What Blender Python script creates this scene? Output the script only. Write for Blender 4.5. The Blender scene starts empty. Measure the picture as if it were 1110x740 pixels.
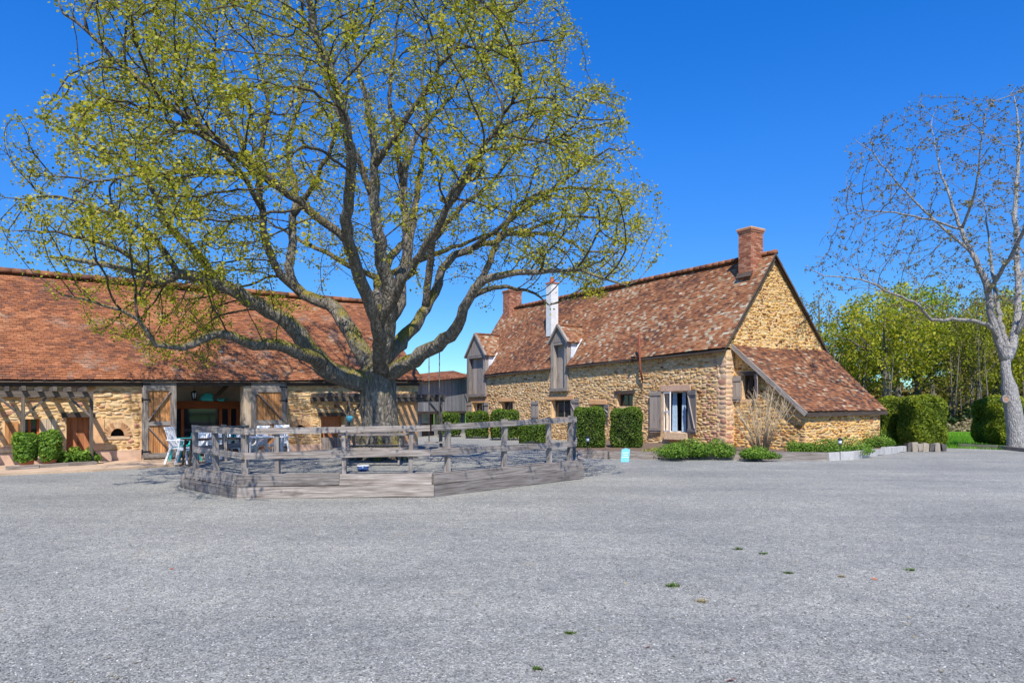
import bpy, math
import numpy as np
from mathutils import Vector
rad = math.radians
SC = bpy.context.scene
# ------------------------------------------------------------------ camera, light, exposure
EYE, FPX, HOR = 1.6, 760.0, 443.0
cam_d = bpy.data.cameras.new('camera'); cam = bpy.data.objects.new('camera', cam_d)
SC.collection.objects.link(cam); SC.camera = cam
cam.location = (0, 0, EYE); cam.rotation_euler = (rad(90), 0, 0)
cam_d.sensor_width = 36.0; cam_d.lens = 36.0 * FPX / 1110.0
cam_d.shift_y = (HOR - 370.0) / 1110.0
cam_d.clip_end = 3000.0
SUN_EL = 51.0; SX, SY = -0.05, 0.99875            # horizontal direction the light travels in
world = bpy.data.worlds.new('World'); SC.world = world; world.use_nodes = True
wn = world.node_tree; wn.nodes.clear()
sky = wn.nodes.new('ShaderNodeTexSky'); sky.sky_type = 'NISHITA'; sky.sun_disc = False
sky.sun_elevation = rad(SUN_EL); sky.sun_rotation = math.atan2(-SX, -SY)
sky.air_density = 1.0; sky.dust_density = 0.0; sky.ozone_density = 3.0; sky.altitude = 300
hs = wn.nodes.new('ShaderNodeHueSaturation'); hs.inputs['Saturation'].default_value = 1.40; hs.inputs['Hue'].default_value = 0.512; hs.inputs['Value'].default_value = 1.0
bg = wn.nodes.new('ShaderNodeBackground'); bg.inputs['Strength'].default_value = 0.148
wo = wn.nodes.new('ShaderNodeOutputWorld')
wn.links.new(sky.outputs[0], hs.inputs['Color']); tcw = wn.nodes.new('ShaderNodeTexCoord'); spw = wn.nodes.new('ShaderNodeSeparateXYZ'); wn.links.new(tcw.outputs['Generated'], spw.inputs[0])
crw = wn.nodes.new('ShaderNodeValToRGB'); wn.links.new(spw.outputs[2], crw.inputs[0]); cr_ = crw.color_ramp      # deep spring sky: less glare at the horizon
cr_.elements[0].position = 0.0; cr_.elements[0].color = (0.36, 0.60, 0.74, 1); cr_.elements[1].position = 0.62; cr_.elements[1].color = (1.05, 1.2, 1.28, 1)
e_ = cr_.elements.new(0.16); e_.color = (0.50, 0.72, 0.86, 1); e_ = cr_.elements.new(0.34); e_.color = (0.80, 1.0, 1.12, 1)
mxw = wn.nodes.new('ShaderNodeMix'); mxw.data_type = 'RGBA'; mxw.blend_type = 'MULTIPLY'; mxw.inputs[0].default_value = 1.0
wn.links.new(hs.outputs[0], mxw.inputs[6]); wn.links.new(crw.outputs[0], mxw.inputs[7]); wn.links.new(mxw.outputs[2], bg.inputs[0]); wn.links.new(bg.outputs[0], wo.inputs[0])
sd = bpy.data.lights.new('sun', 'SUN'); sd.energy = 5.0; sd.angle = rad(0.5); sd.color = (1.0, 0.95, 0.87)
sun = bpy.data.objects.new('sun', sd); SC.collection.objects.link(sun)
ce = math.cos(rad(SUN_EL))
sun.rotation_euler = Vector((SX * ce, SY * ce, -math.sin(rad(SUN_EL)))).to_track_quat('-Z', 'Y').to_euler()
SC.view_settings.view_transform = 'Standard'; SC.view_settings.look = 'None'
SC.view_settings.exposure = 0.33; SC.view_settings.gamma = 1.0; SC.view_settings.use_curve_mapping = False

RNG = np.random.default_rng(11)
def U(a, b): return float(RNG.uniform(a, b))
# ------------------------------------------------------------------ materials
def new_mat(name):
    m = bpy.data.materials.new(name); m.use_nodes = True
    nt = m.node_tree; nt.nodes.clear()
    out = nt.nodes.new('ShaderNodeOutputMaterial'); b = nt.nodes.new('ShaderNodeBsdfPrincipled')
    nt.links.new(b.outputs[0], out.inputs[0])
    b.inputs['Roughness'].default_value = 0.85
    b.inputs['Specular IOR Level'].default_value = 0.25
    return m, nt, b
def N(nt, t, **kw):
    n = nt.nodes.new(t)
    for k, v in kw.items():
        if k in n.inputs: n.inputs[k].default_value = v
        else: setattr(n, k, v)
    return n
def ramp(nt, fac, stops, interp='LINEAR'):
    r = nt.nodes.new('ShaderNodeValToRGB'); cr = r.color_ramp; cr.interpolation = interp
    while len(cr.elements) < len(stops): cr.elements.new(0.5)
    for e, (p, c) in zip(cr.elements, stops): e.position = p; e.color = (*c, 1)
    nt.links.new(fac, r.inputs[0]); return r.outputs[0]
def mixc(nt, fac, a, b, mode='MIX'):
    m = nt.nodes.new('ShaderNodeMix'); m.data_type = 'RGBA'; m.blend_type = mode
    for val, sock in ((fac, m.inputs[0]), (a, m.inputs[6]), (b, m.inputs[7])):
        if isinstance(val, bpy.types.NodeSocket): nt.links.new(val, sock)
        elif isinstance(val, tuple): sock.default_value = (*val, 1)
        else: sock.default_value = val
    return m.outputs[2]
def bump(nt, b, h, strength, dist):
    bp = nt.nodes.new('ShaderNodeBump'); bp.inputs['Strength'].default_value = strength
    bp.inputs['Distance'].default_value = dist
    nt.links.new(h, bp.inputs['Height']); nt.links.new(bp.outputs[0], b.inputs['Normal']); return bp
def plain(name, col, rough=0.7, var=0.12, scale=6.0, metal=0.0, bmp=0.0, spec=0.3):
    m, nt, b = new_mat(name)
    tc = N(nt, 'ShaderNodeTexCoord'); n = N(nt, 'ShaderNodeTexNoise', Scale=scale, Detail=6.0, Roughness=0.6)
    nt.links.new(tc.outputs['Object'], n.inputs['Vector'])
    lo = tuple(c * (1 - var) for c in col); hi = tuple(min(1, c * (1 + var)) for c in col)
    nt.links.new(ramp(nt, n.outputs[0], [(0.3, lo), (0.7, hi)]), b.inputs['Base Color'])
    b.inputs['Roughness'].default_value = rough; b.inputs['Metallic'].default_value = metal
    b.inputs['Specular IOR Level'].default_value = spec
    if bmp: bump(nt, b, n.outputs[0], 0.5, bmp)
    return m
def toned(name, stops, nscale=8.0, dark=0.25, bd=0.006, rough=0.9, patch=None, fine=60.0):
    """colour from the per-piece 'tone' value, broken up by noise"""
    m, nt, b = new_mat(name)
    at = N(nt, 'ShaderNodeAttribute', attribute_name='tone')
    tc = N(nt, 'ShaderNodeTexCoord')
    n1 = N(nt, 'ShaderNodeTexNoise', Scale=nscale, Detail=8.0, Roughness=0.65); nt.links.new(tc.outputs['Object'], n1.inputs['Vector'])
    n2 = N(nt, 'ShaderNodeTexNoise', Scale=fine, Detail=4.0, Roughness=0.6); nt.links.new(tc.outputs['Object'], n2.inputs['Vector'])
    col = ramp(nt, at.outputs['Fac'], stops)
    v = 1 - dark
    col = mixc(nt, 1.0, col, ramp(nt, n1.outputs[0], [(0.32, (v, v, v)), (0.68, (1.12, 1.12, 1.12))]), 'MULTIPLY')
    col = mixc(nt, 1.0, col, ramp(nt, n2.outputs[0], [(0.3, (0.8, 0.8, 0.8)), (0.7, (1.15, 1.15, 1.15))]), 'MULTIPLY')
    if patch:
        n3 = N(nt, 'ShaderNodeTexNoise', Scale=patch[1], Detail=9.0, Roughness=0.7); nt.links.new(tc.outputs['Object'], n3.inputs['Vector'])
        f = ramp(nt, n3.outputs[0], [(patch[2], (0, 0, 0)), (patch[2] + 0.08, (1, 1, 1))])
        mm = N(nt, 'ShaderNodeMath', operation='MULTIPLY'); nt.links.new(f, mm.inputs[0]); mm.inputs[1].default_value = patch[3]
        col = mixc(nt, mm.outputs[0], col, patch[0])
    nt.links.new(col, b.inputs['Base Color']); b.inputs['Roughness'].default_value = rough
    ad = N(nt, 'ShaderNodeMath', operation='ADD'); nt.links.new(n1.outputs[0], ad.inputs[0]); nt.links.new(n2.outputs[0], ad.inputs[1])
    bump(nt, b, ad.outputs[0], 0.7, bd)
    return m
def wood(name, c1, c2, c3, knots=True, bd=0.004):
    """grain runs along UV.x ; tone shifts each board"""
    m, nt, b = new_mat(name)
    uv = N(nt, 'ShaderNodeUVMap'); mp = N(nt, 'ShaderNodeMapping'); mp.inputs['Scale'].default_value = (1.6, 38, 1)
    nt.links.new(uv.outputs[0], mp.inputs[0])
    n1 = N(nt, 'ShaderNodeTexNoise', Scale=1.0, Detail=6.0, Roughness=0.65, Distortion=0.4); nt.links.new(mp.outputs[0], n1.inputs['Vector'])
    mp2 = N(nt, 'ShaderNodeMapping'); mp2.inputs['Scale'].default_value = (1.2, 5, 1); nt.links.new(uv.outputs[0], mp2.inputs[0])
    n2 = N(nt, 'ShaderNodeTexNoise', Scale=1.0, Detail=5.0, Roughness=0.6); nt.links.new(mp2.outputs[0], n2.inputs['Vector'])
    at = N(nt, 'ShaderNodeAttribute', attribute_name='tone')
    col = ramp(nt, n1.outputs[0], [(0.32, c1), (0.55, c2), (0.72, c3)])
    dk = tuple(c * 0.45 for c in c1)
    col = mixc(nt, ramp(nt, n2.outputs[0], [(0.56, (0, 0, 0)), (0.72, (0.75, 0.75, 0.75))]), col, dk)
    col = mixc(nt, 1.0, col, ramp(nt, at.outputs['Fac'], [(0, (0.72, 0.72, 0.72)), (1, (1.2, 1.17, 1.12))]), 'MULTIPLY')
    nt.links.new(col, b.inputs['Base Color']); b.inputs['Roughness'].default_value = 0.88
    bump(nt, b, n1.outputs[0], 0.8, bd)
    return m
def leafmat(name, stops, trans=0.35, rough=0.55, vary=0.0):
    m, nt, b = new_mat(name)
    at = N(nt, 'ShaderNodeAttribute', attribute_name='tone')
    col = ramp(nt, at.outputs['Fac'], stops)
    if vary:
        oi = N(nt, 'ShaderNodeObjectInfo')
        col = mixc(nt, 1.0, col, ramp(nt, oi.outputs['Random'], [(0, (1 - vary, 1 - vary * .8, .9)), (.35, (1.15, 1.0, .9)), (.65, (.75, .95, 1.0)), (1, (1.25, 1.15, 1.0))]), 'MULTIPLY')
    nt.links.new(col, b.inputs['Base Color']); b.inputs['Roughness'].default_value = rough
    t = N(nt, 'ShaderNodeBsdfTranslucent'); nt.links.new(col, t.inputs[0])
    ms = N(nt, 'ShaderNodeMixShader'); ms.inputs[0].default_value = trans
    out = [n for n in nt.nodes if n.type == 'OUTPUT_MATERIAL'][0]
    nt.links.new(b.outputs[0], ms.inputs[1]); nt.links.new(t.outputs[0], ms.inputs[2]); nt.links.new(ms.outputs[0], out.inputs[0])
    return m
M = {}
BASE = {}
STONE = [(0.0, (0.24, 0.11, 0.045)), (0.16, (0.42, 0.22, 0.085)), (0.36, (0.62, 0.38, 0.155)), (0.6, (0.74, 0.51, 0.25)),
         (0.82, (0.76, 0.60, 0.38)), (0.93, (0.56, 0.28, 0.18)), (1.0, (0.58, 0.34, 0.27))]
M['stone'] = toned('rubble stone', STONE, 9, 0.3, 0.010, patch=((0.22, 0.16, 0.11), 2.2, 0.6, 0.35))
M['stone_gold'] = toned('golden rubble stone', [(0, (0.20, 0.075, 0.02)), (0.2, (0.50, 0.24, 0.06)), (0.5, (0.74, 0.43, 0.12)), (0.85, (0.80, 0.58, 0.26)), (1, (0.46, 0.20, 0.08))],
                        9, 0.35, 0.012, patch=((0.24, 0.12, 0.05), 2.6, 0.6, 0.4))
M['edge_stone'] = toned('dark edging stone', [(0, (0.10, 0.09, 0.08)), (0.6, (0.30, 0.26, 0.21)), (1, (0.42, 0.35, 0.26))], 10, 0.35, 0.01)
M['arch'] = toned('ochre arch brick', [(0, (0.40, 0.20, 0.10)), (0.5, (0.58, 0.34, 0.17)), (1, (0.66, 0.45, 0.26))], 10, 0.2, 0.004)
M['quoin'] = toned('reddish quoin stone', [(0, (0.62, 0.42, 0.24)), (0.4, (0.68, 0.50, 0.34)), (0.8, (0.62, 0.40, 0.28)), (1, (0.52, 0.27, 0.18))], 10, 0.25, 0.006)
M['mortar'] = plain('ochre mortar', (0.66, 0.44, 0.23), 0.95, 0.3, 9, bmp=0.03)
M['mortar_gold'] = plain('gold mortar', (0.72, 0.46, 0.17), 0.95, 0.35, 11, bmp=0.05)
M['render_pink'] = plain('worn pink render', (0.56, 0.38, 0.27), 0.95, 0.22, 3.5, bmp=0.01)
M['plaster'] = plain('ochre plaster', (0.68, 0.40, 0.20), 0.95, 0.2, 4, bmp=0.008)
M['plaster_int'] = plain('loft plaster', (0.72, 0.50, 0.38), 0.95, 0.3, 2, bmp=0.008)
TILE = [(0.0, (0.09, 0.045, 0.03)), (0.25, (0.19, 0.08, 0.045)), (0.5, (0.325, 0.122, 0.052)), (0.75, (0.41, 0.172, 0.078)), (0.9, (0.38, 0.25, 0.145)), (1.0, (0.50, 0.42, 0.33))]
M['tile'] = toned('old clay roof tile', TILE, 3.0, 0.28, 0.004, patch=((0.30, 0.24, 0.18), 1.1, 0.55, 0.4))
M['tile_dark'] = toned('weathered clay roof tile', [(0.0, (0.09, 0.05, 0.04)), (0.3, (0.175, 0.075, 0.04)), (0.6, (0.31, 0.126, 0.055)), (0.8, (0.385, 0.19, 0.095)), (0.92, (0.36, 0.265, 0.165)), (1.0, (0.48, 0.41, 0.30))],
                       3.0, 0.28, 0.004, patch=((0.30, 0.22, 0.15), 2.2, 0.56, 0.35))
M['brick'] = toned('chimney brick', [(0, (0.26, 0.09, 0.05)), (0.5, (0.42, 0.16, 0.09)), (1, (0.52, 0.28, 0.18))], 8, 0.2, 0.003)
M['joint'] = plain('lime joint', (0.42, 0.34, 0.26), 0.95, 0.15, 20)
M['limewash'] = plain('white limewash', (0.68, 0.67, 0.64), 0.9, 0.12, 5, bmp=0.004)
M['wood_grey'] = wood('weathered grey timber', (0.12, 0.095, 0.08), (0.31, 0.272, 0.24), (0.48, 0.435, 0.395), bd=.008)
M['wood_aged'] = wood('dark aged pergola timber', (0.06, 0.05, 0.04), (0.15, 0.125, 0.105), (0.27, 0.235, 0.205), bd=.008)
M['wood_board'] = wood('silvered cladding board', (0.20, 0.20, 0.21), (0.33, 0.33, 0.34), (0.43, 0.43, 0.45))
M['wood_warm'] = wood('warm brown boards', (0.30, 0.12, 0.045), (0.60, 0.29, 0.11), (0.74, 0.45, 0.23))
M['wood_red'] = wood('red brown stained timber', (0.28, 0.065, 0.022), (0.48, 0.125, 0.04), (0.58, 0.19, 0.07))
M['wood_hatch'] = wood('orange brown hatch', (0.36, 0.13, 0.055), (0.54, 0.22, 0.10), (0.62, 0.29, 0.14))
M['wood_shutter'] = wood('grey brown shutter board', (0.24, 0.20, 0.17), (0.35, 0.30, 0.26), (0.45, 0.40, 0.35))
M['wood_lintel'] = wood('orange brown lintel', (0.40, 0.20, 0.09), (0.62, 0.36, 0.18), (0.72, 0.48, 0.28))
M['wood_dark'] = wood('old dark timber', (0.055, 0.04, 0.032), (0.10, 0.075, 0.058), (0.15, 0.12, 0.10))
M['wood_pale'] = wood('pale bleached timber', (0.48, 0.36, 0.24), (0.62, 0.49, 0.35), (0.72, 0.60, 0.46))
M['white'] = plain('white plastic', (0.82, 0.82, 0.80), 0.4, 0.03, 3, spec=0.5)
M['white_paint'] = plain('white window paint', (0.78, 0.78, 0.76), 0.5, 0.05, 8)
M['teal'] = plain('turquoise plastic', (0.04, 0.42, 0.40), 0.5, 0.06, 3)
M['teal_cloth'] = plain('turquoise cloth', (0.06, 0.50, 0.46), 0.85, 0.12, 5)
M['blue_paint'] = plain('light blue paint', (0.08, 0.38, 0.50), 0.5, 0.08, 6)
M['blue_dark'] = plain('blue enamel', (0.05, 0.10, 0.26), 0.3, 0.1, 5, spec=0.5)
M['blue_cloth'] = plain('pale blue curtain', (0.42, 0.55, 0.68), 0.9, 0.15, 9)
M['iron'] = plain('black iron', (0.03, 0.03, 0.032), 0.5, 0.2, 20, metal=0.6)
M['rust'] = plain('rusty pipe', (0.24, 0.07, 0.035), 0.8, 0.3, 12)
M['zinc'] = plain('pale zinc flashing', (0.62, 0.63, 0.65), 0.5, 0.1, 6)
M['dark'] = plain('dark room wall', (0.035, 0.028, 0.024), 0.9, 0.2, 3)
M['terracotta'] = plain('terracotta', (0.46, 0.15, 0.075), 0.85, 0.15, 10)
M['rope'] = plain('hemp rope', (0.16, 0.14, 0.12), 0.9, 0.1, 30)
M['soil'] = plain('dry soil', (0.16, 0.11, 0.075), 0.95, 0.3, 12, bmp=0.02)
M['paving'] = plain('sandy paving', (0.50, 0.36, 0.24), 0.95, 0.2, 3, bmp=0.008)
M['concrete'] = plain('pale concrete kerb', (0.47, 0.45, 0.42), 0.9, 0.14, 5, bmp=0.005)
M['card'] = plain('lamp glass', (0.75, 0.76, 0.78), 0.3, 0.04, 5)
def glassmat():
    m, nt, b = new_mat('window glass')
    b.inputs['Base Color'].default_value = (0.02, 0.025, 0.03, 1); b.inputs['Roughness'].default_value = 0.05
    b.inputs['Specular IOR Level'].default_value = 0.6
    return m
M['glass'] = glassmat()
M['glass_teal'] = plain('tinted door glass', (0.20, 0.36, 0.36), 0.15, 0.2, 3, spec=0.6)
def barkmat(name, c1, c2, c3, moss, mfac, sc=1.0, thin=.5):
    m, nt, b = new_mat(name)
    tc = N(nt, 'ShaderNodeTexCoord'); mp = N(nt, 'ShaderNodeMapping'); mp.inputs['Scale'].default_value = (9 * sc, 9 * sc, 2.6 * sc)
    nt.links.new(tc.outputs['Object'], mp.inputs[0])
    n1 = N(nt, 'ShaderNodeTexNoise', Scale=1.6, Detail=9.0, Roughness=0.72, Distortion=0.6); nt.links.new(mp.outputs[0], n1.inputs['Vector'])
    n2 = N(nt, 'ShaderNodeTexNoise', Scale=1.1, Detail=7.0, Roughness=0.7); nt.links.new(tc.outputs['Object'], n2.inputs['Vector'])
    vo = N(nt, 'ShaderNodeTexVoronoi', Scale=1.7, feature='DISTANCE_TO_EDGE'); nt.links.new(mp.outputs[0], vo.inputs['Vector'])
    col = ramp(nt, n1.outputs[0], [(0.3, c1), (0.52, c2), (0.7, c3)])
    geo = N(nt, 'ShaderNodeNewGeometry'); sep = N(nt, 'ShaderNodeSeparateXYZ'); nt.links.new(geo.outputs['Normal'], sep.inputs[0])
    ad = N(nt, 'ShaderNodeMath', operation='MULTIPLY_ADD'); nt.links.new(sep.outputs[2], ad.inputs[0]); ad.inputs[1].default_value = 0.22; nt.links.new(n2.outputs[0], ad.inputs[2])
    f = ramp(nt, ad.outputs[0], [(0.54, (0, 0, 0)), (0.66, (mfac, mfac, mfac))])
    col = mixc(nt, f, col, moss)
    at = N(nt, 'ShaderNodeAttribute', attribute_name='tone')           # thin branches painted darker brown, for their backlit look against the sky
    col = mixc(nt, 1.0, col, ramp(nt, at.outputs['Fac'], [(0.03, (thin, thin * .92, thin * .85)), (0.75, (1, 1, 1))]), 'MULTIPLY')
    nt.links.new(col, b.inputs['Base Color']); b.inputs['Roughness'].default_value = 0.95
    hh = N(nt, 'ShaderNodeMath', operation='ADD'); nt.links.new(n1.outputs[0], hh.inputs[0])
    vr = ramp(nt, vo.outputs['Distance'], [(0.0, (0, 0, 0)), (0.25, (0.6, 0.6, 0.6))]); nt.links.new(vr, hh.inputs[1])
    bump(nt, b, hh.outputs[0], 0.9, 0.045 / sc)
    return m
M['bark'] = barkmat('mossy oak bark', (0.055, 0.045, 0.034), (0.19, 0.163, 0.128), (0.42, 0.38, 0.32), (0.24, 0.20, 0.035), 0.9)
M['bark_pale'] = barkmat('pale walnut bark', (0.20, 0.18, 0.165), (0.36, 0.34, 0.32), (0.50, 0.475, 0.45), (0.30, 0.29, 0.2), 0.3, thin=.8)
M['bark_far'] = barkmat('woodland bark', (0.10, 0.085, 0.07), (0.19, 0.165, 0.14), (0.30, 0.27, 0.24), (0.12, 0.13, 0.05), 0.6, thin=.7)
M['cut'] = plain('old cut wood', (0.34, 0.20, 0.13), 0.9, 0.2, 12)
M['leaf_oak'] = leafmat('young oak leaf', [(0, (0.14, 0.135, 0.014)), (0.5, (0.33, 0.325, 0.022)), (0.85, (0.50, 0.46, 0.035)), (1, (0.50, 0.38, 0.05))], 0.4)
M['leaf_walnut'] = leafmat('bronze walnut bud', [(0, (0.12, 0.09, 0.035)), (0.6, (0.22, 0.17, 0.05)), (1, (0.26, 0.24, 0.06))], 0.3)
M['leaf_wood'] = leafmat('woodland leaf', [(0, (0.06, 0.10, 0.012)), (0.4, (0.23, 0.28, 0.02)), (0.8, (0.52, 0.50, 0.025)), (1, (0.58, 0.50, 0.04))], 0.4, vary=.45)
M['leaf_wood_dull'] = leafmat('dull woodland leaf', [(0, (0.12, 0.10, 0.02)), (0.6, (0.31, 0.23, 0.04)), (1, (0.44, 0.33, 0.07))], 0.35, vary=.4)
M['leaf_dark'] = leafmat('dark ivy leaf', [(0, (0.02, 0.04, 0.01)), (1, (0.05, 0.09, 0.02))], 0.2)
M['leaf_box'] = leafmat('clipped box leaf', [(0, (0.03, 0.06, 0.010)), (0.5, (0.075, 0.14, 0.016)), (1, (0.26, 0.34, 0.025))], 0.25)
M['leaf_bush'] = leafmat('garden shrub leaf', [(0, (0.07, 0.15, 0.015)), (0.6, (0.13, 0.25, 0.028)), (1, (0.32, 0.42, 0.05))], 0.3)
M['leaf_privet'] = leafmat('privet leaf', [(0, (0.05, 0.085, 0.01)), (0.5, (0.16, 0.22, 0.016)), (1, (0.48, 0.50, 0.03))], 0.3)
M['core'] = plain('dark core and stems', (0.028, 0.032, 0.014), 0.95, 0.3, 30)  # near-black: paints the shade within hedges, also colours shrub stems
M['twig'] = plain('pale dry twig', (0.46, 0.35, 0.22), 0.9, 0.2, 20)
M['grassblade'] = leafmat('grass blade', [(0, (0.10, 0.26, 0.012)), (1, (0.24, 0.48, 0.03))], 0.35)
M['weed'] = leafmat('gravel weed', [(0, (0.05, 0.10, 0.015)), (1, (0.12, 0.19, 0.03))], 0.2)
M['drygrass'] = leafmat('dry grass', [(0, (0.28, 0.22, 0.11)), (1, (0.42, 0.36, 0.2))], 0.3)
M['flower'] = leafmat('yellow green groundcover', [(0, (0.20, 0.24, 0.03)), (1, (0.40, 0.38, 0.06))], 0.3)
def gravelmat():
    m, nt, b = new_mat('grey crushed gravel')
    tc = N(nt, 'ShaderNodeTexCoord')
    v1 = N(nt, 'ShaderNodeTexVoronoi', Scale=95.0); nt.links.new(tc.outputs['Object'], v1.inputs['Vector'])
    v2 = N(nt, 'ShaderNodeTexVoronoi', Scale=23.0); nt.links.new(tc.outputs['Object'], v2.inputs['Vector'])
    n1 = N(nt, 'ShaderNodeTexNoise', Scale=0.35, Detail=8.0, Roughness=0.68); nt.links.new(tc.outputs['Object'], n1.inputs['Vector'])
    n2 = N(nt, 'ShaderNodeTexNoise', Scale=5.0, Detail=8.0, Roughness=0.75); nt.links.new(tc.outputs['Object'], n2.inputs['Vector'])
    s1 = N(nt, 'ShaderNodeSeparateColor'); nt.links.new(v1.outputs['Color'], s1.inputs[0])
    s2 = N(nt, 'ShaderNodeSeparateColor'); nt.links.new(v2.outputs['Color'], s2.inputs[0])
    col = ramp(nt, s1.outputs[0], [(0.0, (0.10, 0.101, 0.094)), (0.25, (0.225, 0.228, 0.207)), (0.7, (0.31, 0.314, 0.284)), (0.94, (0.39, 0.392, 0.352)), (1.0, (0.62, 0.61, 0.57))])
    col = mixc(nt, 1.0, col, ramp(nt, s2.outputs[1], [(0, (0.82, 0.82, 0.83)), (1, (1.12, 1.1, 1.08))]), 'MULTIPLY')
    col = mixc(nt, 1.0, col, ramp(nt, n1.outputs[0], [(0.38, (0.87, 0.87, 0.87)), (0.62, (1.12, 1.10, 1.07))]), 'MULTIPLY')
    col = mixc(nt, 1.0, col, ramp(nt, n2.outputs[0], [(0.3, (0.84, 0.84, 0.85)), (0.7, (1.13, 1.12, 1.11))]), 'MULTIPLY')
    n5 = N(nt, 'ShaderNodeTexNoise', Scale=1.1, Detail=7.0, Roughness=0.75, Distortion=0.5); nt.links.new(tc.outputs['Object'], n5.inputs['Vector'])
    col = mixc(nt, ramp(nt, n5.outputs[0], [(0.60, (0, 0, 0)), (0.70, (0.45, 0.45, 0.45))]), col, (0.36, 0.32, 0.23))
    mp = N(nt, 'ShaderNodeMapping'); mp.inputs['Rotation'].default_value = (0, 0, .9); mp.inputs['Scale'].default_value = (.16, .95, 1); nt.links.new(tc.outputs['Object'], mp.inputs[0])
    n4 = N(nt, 'ShaderNodeTexNoise', Scale=1.0, Detail=5.0, Roughness=0.55, Distortion=0.8); nt.links.new(mp.outputs[0], n4.inputs['Vector'])
    col = mixc(nt, 1.0, col, ramp(nt, n4.outputs[0], [(0.40, (0.93, 0.93, 0.93)), (0.62, (1.09, 1.08, 1.06))]), 'MULTIPLY')
    nt.links.new(col, b.inputs['Base Color']); b.inputs['Roughness'].default_value = 0.93
    bump(nt, b, v1.outputs['Distance'], 0.55, 0.009).invert = True
    return m
M['gravel'] = gravelmat()
M['pebble'] = toned('loose gravel chip', [(0, (0.10, 0.098, 0.09)), (0.5, (0.27, 0.265, 0.245)), (0.88, (0.38, 0.37, 0.34)), (1, (0.70, 0.68, 0.62))], 30, 0.1, 0.001)
def fieldmat():
    m, nt, b = new_mat('meadow')
    tc = N(nt, 'ShaderNodeTexCoord')
    n1 = N(nt, 'ShaderNodeTexNoise', Scale=0.5, Detail=8.0, Roughness=0.7); nt.links.new(tc.outputs['Object'], n1.inputs['Vector'])
    n2 = N(nt, 'ShaderNodeTexNoise', Scale=14.0, Detail=6.0, Roughness=0.7); nt.links.new(tc.outputs['Object'], n2.inputs['Vector'])
    col = ramp(nt, n1.outputs[0], [(0.3, (0.10, 0.24, 0.018)), (0.7, (0.18, 0.38, 0.028))])
    col = mixc(nt, 1.0, col, ramp(nt, n2.outputs[0], [(0.3, (0.6, 0.6, 0.6)), (0.7, (1.25, 1.2, 1.1))]), 'MULTIPLY')
    nt.links.new(col, b.inputs['Base Color']); bump(nt, b, n2.outputs[0], 1.0, 0.06)
    return m
M['field'] = fieldmat()
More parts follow.
